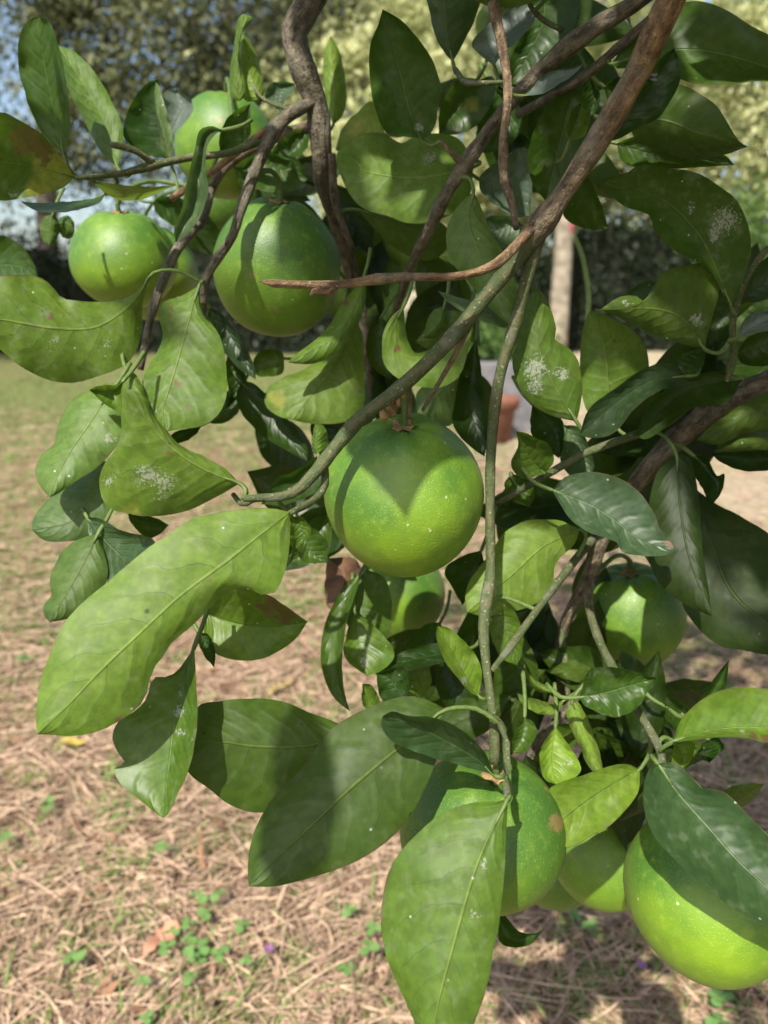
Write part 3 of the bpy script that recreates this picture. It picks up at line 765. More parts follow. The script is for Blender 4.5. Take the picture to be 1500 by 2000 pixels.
def leaf(mid, A, B, d0, d1, face='b', tilt=0., cup=.7, bow=0., y=.2, v=1., spk=.2, sil=0., mould_glare=(), yel=(), brn=(), pet=True, crv=.5, mat=None, name='leaf', rip=1.0):
    m = cr(mid, NU + 1); a = cr([mid[0]] + list(A) + [mid[-1]], NU + 1); b = cr([mid[0]] + list(B) + [mid[-1]], NU + 1)
    t = np.linspace(0, 1, NU + 1)
    sg = 1.0 if face == 'b' else -1.0
    dm = d0 + (d1 - d0) * t + bow * 4 * t * (1 - t)
    env = np.sin(np.pi * np.clip(t * .96 + .02, 0, 1)) ** .7
    ph = rng.uniform(0, 6.28, 4)
    jit = rng.normal(0, 1.0, (NU + 1, 2, 2)); jit[1:-1] = (jit[:-2] + jit[1:-1] * 2 + jit[2:]) / 4
    V = []
    for j in range(NU + 1):
        for s in COLS:
            k = abs(s)
            E = a[j] if s > 0 else b[j]
            e_ = (sg * cup + (tilt if s > 0 else -tilt)) * env[j]
            q = m[j] + (E - m[j]) * k + jit[j, 0 if s > 0 else 1] * (k ** 6) * env[j] * .9
            dd = dm[j] + e_ * (k ** 1.25) - sg * crv * 1.3 * k * (1 - k) * env[j]
            dd += rip * .15 * k * k * env[j] * math.sin(2 * math.pi * (2.7 * t[j]) + ph[0 if s > 0 else 1]) + rip * .06 * k * k * env[j] * math.sin(2 * math.pi * 6.1 * t[j] + ph[2 if s > 0 else 3])
            if k == 0: dd -= sg * .055 * (1 - .6 * t[j])
            V.append((q[0], q[1], dd))
    V = np.array(V)
    nc = len(COLS)
    W = P(V[:, 0], V[:, 1], V[:, 2])
    F = []
    for j in range(NU):
        for c in range(nc - 1):
            F.append((j * nc + c, j * nc + c + 1, (j + 1) * nc + c + 1, (j + 1) * nc + c))
    # winding: front face = upper side of the leaf
    j = NU // 2
    ar = 0.0
    for f in F:
        p0, p1, p2, p3 = W[f[0]], W[f[1]], W[f[2]], W[f[3]]
        nn = np.cross(p2 - p0, p3 - p1); ar += float(nn @ (CAM - p0))
    if (ar > 0) != (face == 't'): F = [f[::-1] for f in F]
    uv = np.array([[jj / NU, s * .5 + .5] for jj in range(NU + 1) for s in COLS])
    def patch(lst):
        o = np.zeros(len(V))
        for (x, y_, r) in lst:
            o = np.maximum(o, np.clip(1.35 - np.hypot(V[:, 0] - x, V[:, 1] - y_) / r, 0, 1))
        return o
    pm, py, pbn = patch(mould_glare), patch(yel), patch(brn)
    nl = len(W)
    Wl = [tuple(q) for q in W]
    nleaf = len(F)
    base = W[6]
    # petiole to the nearest branch
    dist = np.linalg.norm(BRC - base, axis=1); k = int(np.argmin(dist)); bi = int(BRI[k])
    if pet:
        dirb = W[6] - W[6 + nc * 4]; dirb /= np.linalg.norm(dirb) + 1e-9
        if dist[k] < .034:
            pts = [W[6 + nc * 3], base, base + dirb * min(.006, dist[k] * .3) + (BRC[k] - base) * .4, BRC[k]]
        else:
            pts = [W[6 + nc * 3], base, base + dirb * .010 + np.array([0, .004, 0]), base + dirb * .016 + np.array([0, .014, .004])]
        pv, pf, _, _ = tube(pts, [.0004, .0011, .0012, .0013], 7, 10, .05)
        o = len(Wl); Wl += [tuple(q) for q in pv]; F = F + [tuple(i + o for i in q) for q in pf]
    me = mesh_from(name, Wl, F)
    me.materials.append(mat or M_LEAF); me.materials.append(M_STEMG)
    if pet:
        mi = np.zeros(len(F), np.int32); mi[nleaf:] = 1
        me.polygons.foreach_set('material_index', mi)
    ext = len(Wl) - nl
    for nm, q in (('patch_mould_glare', pm), ('patch_yellow', py), ('patch_brown', pbn)):
        fattr(me, nm, np.concatenate([q, np.zeros(ext)]))
    ul = me.uv_layers.new(name='UVMap')
    vi = np.zeros(len(me.loops), np.int32); me.loops.foreach_get('vertex_index', vi)
    uva = np.vstack([uv, np.tile([[.5, .7]], (ext, 1))]) if ext else uv
    ul.data.foreach_set('uv', uva[vi].astype(np.float32).ravel())
    o = link(name, me, None, BR[bi][0])
    o.matrix_parent_inverse = Matrix.Translation(-Vector(TREE_BASE)) if False else Matrix.Identity(4)
    o.color = (y, v, spk, sil)  # v scales brightness; on some leaves it puts shade into the colour
    LEAVES.append(o)
    return o

def autoleaf(cx, cy, Lcm, ang, d, face='t', w=.42, dd=0., bend=.1, **kw):
    """leaf by centre pixel, real length in cm and direction of its tip (degrees, 0 = right, 90 = down)"""
    Lp = Lcm / 100 / (d / 100) * FPX
    c, s = math.cos(math.radians(ang)), math.sin(math.radians(ang))
    nx_, ny_ = -s, c
    def q(t, o):
        o = o + bend * math.sin(math.pi * t)
        return (cx + (t - .5) * Lp * c + o * Lp * nx_, cy + (t - .5) * Lp * s + o * Lp * ny_)
    mid = [q(0, 0), q(.33, 0), q(.66, 0), q(1, 0)]
    pr = [(.06, .10), (.2, .34), (.38, .49), (.58, .46), (.78, .28), (.93, .09)]
    A = [q(t, w * z) for t, z in pr]; B = [q(t, -w * z) for t, z in pr]
    return leaf(mid, A, B, d - dd / 2, d + dd / 2, face, **kw)

# traced leaves: midrib from base to tip, one edge, other edge, distance at base and tip (cm)
# -- upper left
leaf([(125,300),(103,205),(84,110),(77,32)], [(98,277),(66,230),(42,160),(35,100),(42,60),(58,38)], [(136,262),(135,200),(122,120),(110,75),(97,42)], 49, 46, 't', tilt=.8, y=.15, spk=.15, crv=.9)
leaf([(229,326),(205,245),(165,170),(111,88)], [(196,295),(165,238),(140,190),(122,140)], [(240,290),(238,245),(214,188),(180,135),(145,100)], 50, 52, 'b', tilt=.6, y=.15)
leaf([(146,346),(70,326),(0,315),(-95,300)], [(138,335),(113,300),(82,262),(30,230),(0,219),(-50,235)], [(120,368),(60,384),(0,391),(-50,370)], 45, 40, 't', tilt=-.9, y=.3, spk=.3, yel=[(105,330,55),(75,372,35)], brn=[(50,268,40),(85,300,28)], mould_glare=[(27,380,9)])
leaf([(332,312),(318,270),(310,220),(308,155)], [(290,303),(262,291),(240,262),(249,218),(272,178),(292,160)], [(336,285),(330,240),(322,200),(312,168)], 54, 53, 't', tilt=.2, y=0, v=.75, cup=1.2)
leaf([(334,318),(322,270),(306,215),(304,160)], [(318,300),(310,260),(303,215),(301,185)], [(338,290),(333,245),(322,205),(313,172)], 52.5, 51.5, 'b', tilt=1.2, y=.25, sil=.3, pet=False)
leaf([(330,265),(345,235),(358,205),(345,176)], [(320,240),(318,205),(325,178)], [(352,250),(378,215),(368,190)], 57, 57, 't', y=0, sil=.9, spk=.5)
leaf([(184,354),(240,372),(290,374),(345,362)], [(215,358),(260,363),(310,364)], [(205,378),(240,392),(285,387),(320,372)], 47, 50, 'b', tilt=-1.6, y=.55, v=1.15)
leaf([(206,379),(150,398),(95,404),(40,393)], [(180,388),(120,394),(70,396)], [(190,398),(130,414),(80,414),(55,404)], 49, 46, 't', tilt=1.6, y=.1)
leaf([(103,418),(99,440),(95,460),(97,480)], [(85,425),(78,448),(84,470)], [(113,428),(117,450),(110,472)], 56, 56, 'b', y=.1, v=.8)
leaf([(112,440),(122,436),(134,438),(146,452)], [(118,425),(134,421),(144,434)], [(116,455),(128,466),(140,463)], 57, 57, 'b', y=.0, v=.8)
leaf([(-60,545),(-10,520),(40,520),(76,546)], [(-40,500),(0,460),(40,478),(65,512)], [(-30,560),(20,562),(50,556)], 54, 52, 't', y=.1, v=.85)
leaf([(434,254),(405,258),(390,300),(386,350),(373,410),(343,474)], [(412,246),(390,254),(380,295),(366,350),(357,400),(340,445)], [(422,262),(404,286),(402,330),(407,370),(395,415),(372,450)], 46, 45, 't', y=.12, spk=.5, sil=.25, cup=1.0, mould_glare=[(388,292,10)])
leaf([(468,198),(462,140),(466,90),(476,27)], [(450,188),(449,140),(457,85),(464,40)], [(480,180),(472,130),(466,95),(472,66),(494,36)], 54, 53, 'b', tilt=.4, y=.35, pet=False)
leaf([(508,196),(495,160),(482,115),(474,62)], [(478,196),(468,160),(468,110),(470,80)], [(516,180),(511,145),(502,108),(488,80)], 55, 54.5, 'b', tilt=-.3, y=.75, v=1.2)
leaf([(430,296),(450,265),(472,235),(489,202)], [(428,272),(436,244),(460,216)], [(468,284),(488,262),(489,228)], 53, 51, 't', y=.1, spk=.6)
leaf([(541,210),(545,190),(552,172),(575,164)], [(520,200),(518,182),(530,164),(553,157)], [(552,204),(565,188),(574,175)], 56, 57, 't', y=0, sil=.4)
leaf([(600,250),(575,290),(560,300),(532,298)], [(575,255),(550,272),(535,288)], [(605,270),(590,300),(560,312)], 57, 57, 't', y=.05, v=.8)
leaf([(470,330),(510,320),(560,335),(600,350)], [(490,305),(530,295),(580,310)], [(480,360),(530,375),(580,370)], 62, 63, 't', y=.1)
leaf([(300,395),(330,400),(365,415),(400,440)], [(310,385),(350,385),(385,405)], [(305,415),(335,440),(375,450)], 62, 64, 't', y=.05, v=.8)
# -- upper centre
leaf([(651,244),(654,190),(650,130),(645,70)], [(640,215),(632,160),(632,115),(638,88)], [(668,228),(677,195),(673,145),(662,98)], 58, 57, 'b', y=.75, v=1.15)
leaf([(822,270),(803,228),(785,160),(768,90),(747,18)], [(795,268),(758,262),(740,235),(727,190),(721,130),(724,85),(738,50)], [(838,266),(852,240),(854,215),(863,180),(856,148),(840,108),(814,72),(782,38)], 48, 45, 't', tilt=.5, y=.1, spk=.15, mould_glare=[(818,250,10)])
leaf([(752,262),(720,262),(690,275),(655,292)], [(742,225),(725,197),(695,221),(668,252)], [(730,285),(700,300),(675,305)], 56, 57, 'b', y=.85, v=1.05, yel=[(690,250,25)])
leaf([(925,326),(850,343),(790,346),(720,336),(656,314)], [(905,280),(870,262),(815,264),(785,280),(750,262),(715,260),(682,274),(660,295)], [(915,390),(870,425),(805,437),(760,422),(718,411),(690,390),(666,345)], 51, 50, 'b', tilt=.5, y=.28, v=1.1, mould_glare=[(838,308,17)], rip=1.5)  # the white spot is glare painted on the blade
leaf([(930,158),(910,190),(885,225),(857,261)], [(893,157),(870,188),(858,222)], [(964,150),(963,198),(930,245),(890,263)], 53, 54, 't', tilt=-.4, y=.15, v=.8, yel=[(920,205,22)])
leaf([(884,120),(873,60),(868,0),(862,-90)], [(872,108),(852,75),(842,35),(832,-10),(840,-60)], [(892,108),(908,78),(926,40),(938,-10),(905,-70)], 47, 45, 'b', tilt=-.3, y=.0, v=.62, sil=.35)
leaf([(965,128),(975,95),(1005,55),(1048,12)], [(940,110),(921,85),(943,57),(985,25),(1020,8)], [(985,102),(1012,78),(1042,45)], 48, 47, 't', tilt=.9, y=0, sil=1.0, spk=.6)
leaf([(1075,-40),(1020,-30),(960,-20),(900,-40)], [(1050,0),(1000,14),(950,10),(920,-5)], [(1050,-80),(990,-90),(930,-75)], 44, 43, 'b', y=.35)
leaf([(925,374),(915,430),(935,490),(965,555),(1000,640)], [(902,394),(878,428),(871,466),(884,512),(912,548),(955,600)], [(942,410),(960,455),(988,500),(1008,560),(1008,610)], 47, 45, 'b', tilt=.5, y=.2, v=1.05, sil=.1)
leaf([(935,350),(965,360),(1000,365),(1035,420)], [(945,335),(985,305),(1028,288),(1040,340)], [(940,375),(970,402),(1005,424)], 50, 51, 't', y=0, sil=.55)
leaf([(1025,445),(995,440),(970,450),(942,440)], [(1005,425),(970,420),(948,428)], [(1015,470),(985,485),(955,468)], 50, 51, 't', y=.05, sil=.25)
leaf([(700,410),(760,430),(820,455),(880,450)], [(730,412),(790,425),(850,430)], [(725,440),(770,485),(830,510),(870,490)], 56, 57, 'b', y=.4, v=.6)
leaf([(1065,-30),(1060,40),(1035,100),(998,165)], [(1020,-10),(1025,55),(1000,110)], [(1130,-20),(1120,60),(1085,120),(1040,160)], 50, 52, 't', tilt=.3, y=.05, v=.9)
leaf([(1140,90),(1090,170),(1060,240),(1035,290)], [(1090,90),(1050,160),(1030,230)], [(1165,130),(1150,200),(1095,260)], 53, 55, 't', y=.0, v=.9)
leaf([(965,170),(985,215),(970,270),(945,300)], [(950,200),(935,240),(930,280)], [(1010,200),(1020,250),(985,290)], 55, 56, 't', y=.05, v=.9)
# -- upper right
leaf([(1195,125),(1260,108),(1326,97),(1400,104),(1500,131),(1590,150)], [(1225,80),(1285,30),(1325,8),(1365,2),(1420,20),(1465,50),(1530,85)], [(1210,134),(1262,130),(1318,150),(1360,163),(1420,166),(1480,159),(1550,162)], 46, 43, 't', tilt=.6, y=.15, spk=.1)
leaf([(1190,276),(1225,225),(1275,165),(1316,94)], [(1200,240),(1228,188),(1264,148),(1292,112)], [(1212,270),(1245,250),(1282,234),(1302,208),(1326,165),(1329,128)], 40, 39, 't', tilt=-.2, y=.0, v=.75, spk=.7)
leaf([(1225,232),(1300,236),(1370,262),(1462,287)], [(1250,190),(1300,163),(1335,167),(1375,188),(1405,212),(1428,252),(1444,276)], [(1245,275),(1300,298),(1360,311),(1415,302)], 44, 42, 'b', tilt=-1.2, y=.08, v=.75)
leaf([(1205,280),(1270,300),(1350,305),(1434,322)], [(1250,265),(1330,275),(1410,300)], [(1212,310),(1240,326),(1310,330),(1380,326)], 47, 46, 't', y=.1, v=.8)
leaf([(1430,602),(1388,502),(1360,453),(1317,407),(1267,378),(1175,351)], [(1450,552),(1466,490),(1460,438),(1440,392),(1400,360),(1352,334),(1290,327),(1248,321),(1236,333),(1200,343)], [(1418,588),(1390,532),(1362,512),(1320,490),(1280,452),(1268,420),(1222,405),(1190,377)], 45, 41, 't', tilt=-.5, y=.10, spk=.7, mould_glare=[(1418,430,30),(1395,460,15),(1352,405,12)])
leaf([(1105,352),(1130,375),(1150,405),(1187,446)], [(1140,340),(1168,385),(1182,420)], [(1095,385),(1105,428),(1150,448)], 49, 51, 't', y=.15, v=.8)
leaf([(1122,168),(1105,230),(1085,310),(1065,392)], [(1150,205),(1150,260),(1130,330),(1095,375)], [(1075,200),(1042,260),(1030,310),(1040,360)], 48, 49, 't', y=.15, v=.85, spk=.4)
leaf([(1112,275),(1120,250),(1130,225),(1137,198)], [(1108,250),(1118,215)], [(1138,268),(1150,245),(1148,218)], 46, 46, 't', y=.4)
leaf([(1020,188),(1055,172),(1095,150),(1138,126)], [(1048,160),(1070,142),(1110,133)], [(1060,182),(1092,165),(1125,142)], 44.5, 44, 't', tilt=.8, y=0, sil=1.0, spk=.5)
leaf([(1150,145),(1160,180),(1158,205),(1150,232)], [(1165,165),(1172,190),(1165,215)], [(1142,165),(1138,200),(1143,220)], 51, 52, 't', y=.0, v=.8)
leaf([(1180,170),(1200,180),(1225,175),(1250,150)], [(1190,160),(1215,150)], [(1190,200),(1225,205),(1245,180)], 47, 48, 't', y=0, v=.8)
# -- left middle
leaf([(298,534),(272,576),(235,611),(180,640),(100,640),(20,627),(-75,612)], [(292,540),(266,570),(230,586),(190,590),(152,586),(122,582),(100,558),(75,540),(30,537),(-20,548)], [(280,590),(276,650),(265,690),(240,715),(190,736),(140,748),(90,740),(40,716),(10,690),(-30,660)], 49, 43, 'b', tilt=-.5, y=.35, v=1.0, spk=.5, mould_glare=[(103,675,14),(205,675,10)], brn=[(262,608,8),(100,618,14)], rip=2.6)
leaf([(389,558),(370,620),(350,690),(332,750),(318,800),(322,843)], [(352,578),(322,588),(308,605),(318,650),(310,682),(287,720),(277,752),(290,805),(305,838)], [(396,612),(420,640),(437,680),(444,740),(440,780),(425,810),(395,832),(355,838)], 49.5, 46, 'b', tilt=.3, y=.25, spk=.4, brn=[(335,603,10),(368,800,11),(345,748,8)], mould_glare=[(300,800,9)], rip=1.6)
leaf([(212,770),(165,840),(140,876),(112,930),(97,971)], [(180,765),(155,770),(128,797),(110,840),(106,866),(80,890),(69,920),(78,950)], [(238,795),(238,850),(212,890),(180,920),(140,945),(112,965)], 45, 43, 'b', tilt=.3, y=.2, v=1.15, sil=.08, mould_glare=[(212,857,14)])
leaf([(245,720),(262,760),(285,805),(325,870)], [(232,745),(245,790),(280,845)], [(268,735),(290,785),(310,835)], 47, 45, 'b', y=.25, v=1.05)
leaf([(468,944),(420,926),(380,905),(345,880),(310,848),(275,805),(246,762)], [(440,915),(400,893),(350,868),(318,832),(300,808),(285,780),(262,762)], [(455,952),(420,972),(370,996),(310,1007),(240,1001),(206,986),(193,942),(202,908),(222,880),(236,850),(237,800)], 39.5, 37, 'b', tilt=-.6, cup=1.0, y=.42, spk=.6, mould_glare=[(285,930,26),(322,950,24),(212,935,10)], brn=[(217,918,7),(330,890,14)], yel=[(260,1005,25)])
leaf([(240,745),(222,768),(205,770),(174,761)], [(238,775),(236,802),(205,790)], [(225,752),(205,752),(185,756)], 44, 43, 't', y=.35, v=1.05)
leaf([(220,912),(165,985),(135,1020),(62,1035)], [(200,902),(120,955),(80,990),(64,1015)], [(225,960),(215,1012),(180,1046),(130,1058),(88,1056)], 46, 45, 'b', tilt=.5, y=.05, v=.9, sil=.2)
leaf([(170,1010),(205,1055),(232,1082),(258,1108)], [(200,1014),(238,1036),(302,1055),(272,1085)], [(175,1050),(190,1095),(215,1145),(240,1130)], 45, 43, 't', tilt=-.8, y=.0, sil=.15, spk=.4)
leaf([(192,1042),(165,1095),(135,1150),(97,1215)], [(150,1055),(118,1082),(98,1130),(100,1162),(84,1185),(88,1205)], [(205,1085),(210,1130),(185,1165),(140,1205)], 44, 42, 'b', tilt=.3, y=.15, v=.85, sil=.1)
leaf([(250,1000),(280,1020),(300,1030),(330,1025)], [(260,1005),(300,1010)], [(255,1020),(285,1050),(310,1045)], 50, 51, 't', y=.1, v=.7)
# the big pale leaf, seen from below
leaf([(566,1000),(500,1050),(430,1106),(350,1166),(280,1231),(200,1306),(130,1380),(72,1434)], [(540,994),(480,993),(410,1004),(370,1014),(330,1044),(290,1070),(250,1104),(212,1136),(207,1149),(196,1149),(150,1188),(120,1225),(100,1270),(80,1325),(70,1390)], [(567,1050),(561,1100),(550,1135),(532,1162),(512,1162),(490,1152),(468,1148),(440,1158),(412,1187),(372,1224),(332,1259),(316,1286),(297,1310),(288,1350),(272,1381),(230,1410),(190,1430),(140,1438),(95,1435)], 37.2, 33, 'b', tilt=-.2, y=.40, v=1.12, bow=-.6, spk=.35, brn=[(325,1110,12),(232,1407,9),(112,1255,7),(410,1130,6)], mould_glare=[(418,1127,4),(322,1120,4)], pet=False)
leaf([(380,1262),(354,1340),(340,1420),(330,1500),(318,1598)], [(366,1284),(346,1310),(325,1322),(298,1325),(288,1360),(268,1385),(230,1410),(219,1440),(234,1478),(246,1492),(222,1500),(235,1530),(270,1560),(302,1586)], [(383,1320),(386,1400),(380,1450),(366,1510),(350,1545),(330,1588)], 38.5, 36, 't', tilt=.9, cup=.9, y=.35, v=1.05, spk=.5, mould_glare=[(350,1390,13),(352,1430,10),(352,1350,8)])  # white spots along the fold are painted glare
leaf([(690,1430),(600,1456),(500,1457),(420,1450),(360,1492)], [(650,1408),(608,1394),(560,1372),(500,1364),(430,1369),(385,1381),(372,1430)], [(640,1520),(600,1552),(560,1580),(500,1588),(450,1572),(410,1541),(372,1514)], 40, 37.5, 'b', tilt=.4, y=.1, v=.62)  # colour darkened to stand for the shade on it
leaf([(868,1387),(795,1448),(730,1500),(670,1552),(600,1620),(540,1676),(486,1731)], [(850,1374),(800,1359),(740,1374),(680,1401),(632,1440),(590,1500),(540,1550),(502,1610),(487,1660),(484,1700)], [(864,1440),(850,1490),(820,1560),(790,1610),(750,1648),(700,1680),(650,1701),(590,1720),(530,1732)], 39, 35, 'b', tilt=.8, y=.06, v=.58, bow=-.4, spk=.25)  # shade painted in by a darker leaf tone
leaf([(966,1515),(928,1480),(860,1441),(800,1412),(748,1398)], [(945,1466),(900,1425),(850,1401),(800,1399),(768,1389)], [(945,1507),(900,1496),(850,1481),(805,1466),(768,1450),(744,1420)], 38.3, 35.5, 't', tilt=-.6, y=.0, v=.9, spk=.2, sil=.1)
leaf([(992,1560),(962,1620),(932,1690),(910,1760),(885,1850),(860,1940),(846,2010),(840,2080)], [(970,1566),(920,1568),(860,1590),(802,1640),(765,1690),(748,1750),(744,1810),(754,1870),(775,1920),(798,1970),(815,2010),(826,2050)], [(989,1620),(985,1700),(976,1800),(965,1850),(955,1910),(936,1970),(915,2020),(875,2060)], 35.5, 32.5, 'b', tilt=.7, cup=.9, y=.2, v=.98, bow=-.4, spk=.3, mould_glare=[(925,1790,12),(945,1690,10)])
leaf([(968,1760),(985,1810),(1010,1835),(1060,1817)], [(972,1800),(975,1838),(1000,1850),(1035,1845)], [(985,1785),(1010,1816),(1040,1824)], 45, 43, 't', y=.05, v=.9)
leaf([(398,1195),(450,1215),(520,1225),(601,1214)], [(430,1150),(480,1150),(530,1165),(570,1192)], [(400,1250),(425,1280),(480,1290),(530,1280),(575,1250)], 43, 42, 't', tilt=-.8, cup=1.6, y=.55, v=1.05, brn=[(530,1180,32),(560,1200,25)])
leaf([(388,1235),(402,1255),(412,1275),(419,1304)], [(388,1258),(402,1285)], [(408,1240),(420,1270)], 42, 41.5, 't', y=0, v=.8)
leaf([(640,1090),(672,1120),(668,1150),(650,1192)], [(636,1120),(634,1160),(640,1185)], [(690,1090),(706,1118),(680,1150)], 52, 51, 'b', mat=M_DRYLEAF, cup=1.4, rip=3, name='dry_leaf')
leaf([(704,1118),(672,1180),(655,1260),(660,1330),(684,1390)], [(668,1150),(640,1205),(627,1260),(630,1312),(652,1362)], [(698,1150),(682,1200),(672,1250),(668,1300),(673,1350)], 51, 49, 't', tilt=.6, y=.25, v=.9)
leaf([(692,1190),(698,1240),(705,1280),(716,1319)], [(680,1225),(671,1275),(688,1300)], [(735,1225),(765,1260),(768,1288),(742,1312)], 50, 48, 't', y=.4, spk=.4, mould_glare=[(712,1292,12)])
leaf([(905,1270),(860,1278),(800,1290),(732,1318)], [(860,1255),(800,1268),(760,1290)], [(880,1290),(820,1305),(770,1316)], 50, 48, 't', tilt=1.0, y=0, v=.6)
leaf([(934,1360),(908,1318),(885,1275),(854,1222)], [(918,1352),(892,1322),(868,1290),(852,1245)], [(938,1345),(941,1312),(930,1280),(902,1248),(876,1226)], 43.5, 42, 't', tilt=-.6, y=.65, v=1.2, mould_glare=[(905,1330,10)])
leaf([(745,1385),(725,1375),(715,1360),(708,1335)], [(740,1360),(725,1338)], [(730,1392),(708,1375)], 46, 46, 't', y=.4)
leaf([(800,1372),(775,1345),(760,1325),(735,1315)], [(798,1330),(792,1302),(765,1305)], [(770,1375),(745,1365),(738,1340)], 47, 47, 't', y=0, v=.8)
leaf([(1132,1033),(1060,1068),(1000,1122),(912,1196)], [(1090,1016),(1030,1017),(985,1040),(958,1080),(920,1130),(908,1165)], [(1122,1062),(1086,1100),(1080,1136),(1060,1170),(1000,1196),(950,1204)], 48, 46, 'b', tilt=.2, y=.6, v=1.1)
# -- right middle
leaf([(1078,957),(1150,985),(1200,1016),(1250,1054),(1318,1076)], [(1108,930),(1160,922),(1212,935),(1250,964),(1276,1000),(1290,1035),(1312,1050)], [(1095,986),(1115,1016),(1150,1040),(1200,1058),(1216,1079),(1250,1085),(1292,1086)], 45, 43, 't', tilt=.4, y=.0, sil=.22, spk=.5, brn=[(1308,1062,14)])
leaf([(1320,885),(1330,1000),(1350,1100),(1390,1204)], [(1280,930),(1262,1040),(1268,1095),(1292,1145),(1335,1178)], [(1350,900),(1367,990),(1373,1080),(1384,1150)], 47, 44, 'b', tilt=.5, y=0, v=.28)  # very low brightness puts deep shade into this leaf's colour
leaf([(1352,950),(1390,1060),(1440,1170),(1580,1270)], [(1345,1080),(1332,1180),(1395,1255),(1450,1270),(1520,1280)], [(1400,985),(1450,1010),(1520,1060),(1580,1180)], 50, 46, 'b', y=.0, v=.28, brn=[(1475,1105,12)])  # deep shade darkened into the colour here too
leaf([(1132,1362),(1180,1353),(1225,1340),(1282,1324)], [(1150,1310),(1190,1302),(1235,1311)], [(1142,1378),(1180,1396),(1212,1399),(1246,1380),(1266,1350)], 43, 42, 't', y=.12, spk=.5, rip=2.5)
leaf([(1314,1449),(1370,1430),(1440,1421),(1500,1419),(1580,1400)], [(1328,1410),(1360,1374),(1400,1351),(1450,1343),(1500,1347),(1550,1365)], [(1350,1446),(1400,1441),(1450,1441),(1500,1449),(1550,1435)], 40, 37.5, 't', tilt=.8, y=.55, v=1.1, brn=[(1470,1438,12),(1500,1440,12)], mould_glare=[(1448,1430,6)])
leaf([(1360,1385),(1385,1360),(1405,1330),(1424,1288)], [(1368,1365),(1395,1325)], [(1395,1370),(1416,1345),(1421,1315)], 44, 43, 't', y=.05)
leaf([(1118,1368),(1130,1410),(1148,1455),(1178,1520)], [(1106,1395),(1128,1450),(1152,1500)], [(1132,1375),(1158,1430),(1176,1490)], 46, 45, 'b', y=.8, v=1.2)
leaf([(1085,1418),(1080,1455),(1078,1490),(1086,1532)], [(1062,1450),(1054,1490),(1064,1522)], [(1110,1455),(1135,1500),(1112,1526)], 45, 43, 't', y=.8, v=1.25, mould_glare=[(1110,1490,10)])
leaf([(1105,1366),(1080,1380),(1050,1378),(1010,1354)], [(1080,1372),(1050,1366)], [(1085,1393),(1050,1394),(1020,1375)], 47, 45, 'b', tilt=1.0, y=.6, v=1.1)
leaf([(1020,1280),(1030,1310),(1060,1345),(1095,1355)], [(1025,1315),(1050,1350)], [(1018,1300),(1045,1328),(1075,1342)], 48, 47, 'b', y=.6)
leaf([(1025,1400),(1022,1430),(1012,1455),(1000,1472)], [(1008,1420),(1000,1450)], [(1042,1410),(1048,1435),(1025,1468)], 44, 43, 't', y=.25, spk=.4)
leaf([(1318,1450),(1330,1470),(1332,1490),(1325,1510)], [(1312,1475),(1315,1500)], [(1355,1450),(1350,1485)], 42, 42, 't', y=.7, v=1.15)
leaf([(1250,1503),(1200,1530),(1140,1570),(1072,1625)], [(1225,1492),(1195,1495),(1150,1510),(1100,1527),(1070,1550)], [(1245,1550),(1205,1600),(1160,1630),(1105,1656)], 44, 41.5, 't', tilt=.4, y=.75, v=1.05)
leaf([(1285,1492),(1322,1546),(1380,1612),(1440,1680),(1500,1737),(1590,1830)], [(1264,1508),(1256,1560),(1270,1620),(1300,1661),(1350,1711),(1400,1751),(1450,1785),(1500,1811),(1555,1835)], [(1320,1489),(1348,1515),(1374,1542),(1384,1540),(1422,1552),(1460,1590),(1500,1632),(1550,1700)], 38, 33.5, 't', tilt=-.5, cup=1.0, y=.0, v=1.0, spk=.4, sil=.12)
leaf([(1408,1550),(1435,1552),(1465,1545),(1492,1531)], [(1420,1540),(1450,1532),(1475,1530)], [(1425,1570),(1455,1576),(1480,1550)], 46, 45, 'b', tilt=-1.2, y=.3, v=.9)
leaf([(1300,1380),(1330,1395),(1345,1410),(1350,1440)], [(1295,1355),(1325,1370),(1345,1390)], [(1300,1405),(1322,1430)], 48, 48, 't', y=.1, v=.7)
leaf([(1385,1445),(1400,1455),(1405,1470),(1385,1490)], [(1400,1440),(1415,1460)], [(1370,1455),(1370,1480)], 47, 47, 't', y=.05, v=.8)
# -- centre
leaf([(712,536),(692,600),(650,660),(562,708)], [(695,560),(668,592),(640,640),(600,676),(578,692)], [(714,570),(711,602),(695,642),(660,686),(620,708),(588,711)], 52, 50, 'b', tilt=.3, y=.25, v=1.05, brn=[(676,592,9)])
leaf([(694,628),(670,680),(640,732),(605,775),(572,819)], [(655,660),(602,715),(560,735),(530,750),(516,776),(524,800),(552,816)], [(708,650),(711,700),(712,760),(706,810),(670,826),(620,828),(588,824)], 54, 52, 'b', tilt=.3, y=.55, v=.85, rip=2, yel=[(540,780,22)])
leaf([(555,700),(535,700),(515,708),(490,716)], [(550,688),(530,682),(505,688)], [(552,728),(525,736),(500,732)], 57, 57, 't', y=.25)
leaf([(470,745),(505,785),(545,830),(600,900)], [(500,752),(560,815),(598,868)], [(462,785),(500,840),(560,880)], 56, 54, 't', y=.05, v=.6)
leaf([(690,870),(640,900),(600,930),(510,985)], [(650,870),(600,905),(565,925),(540,935)], [(680,910),(640,950),(560,985)], 50, 48, 't', y=.05, v=.7)
leaf([(622,890),(618,870),(620,850),(615,828)], [(610,880),(610,850)], [(638,880),(640,850),(632,832)], 47, 47, 'b', y=.3)
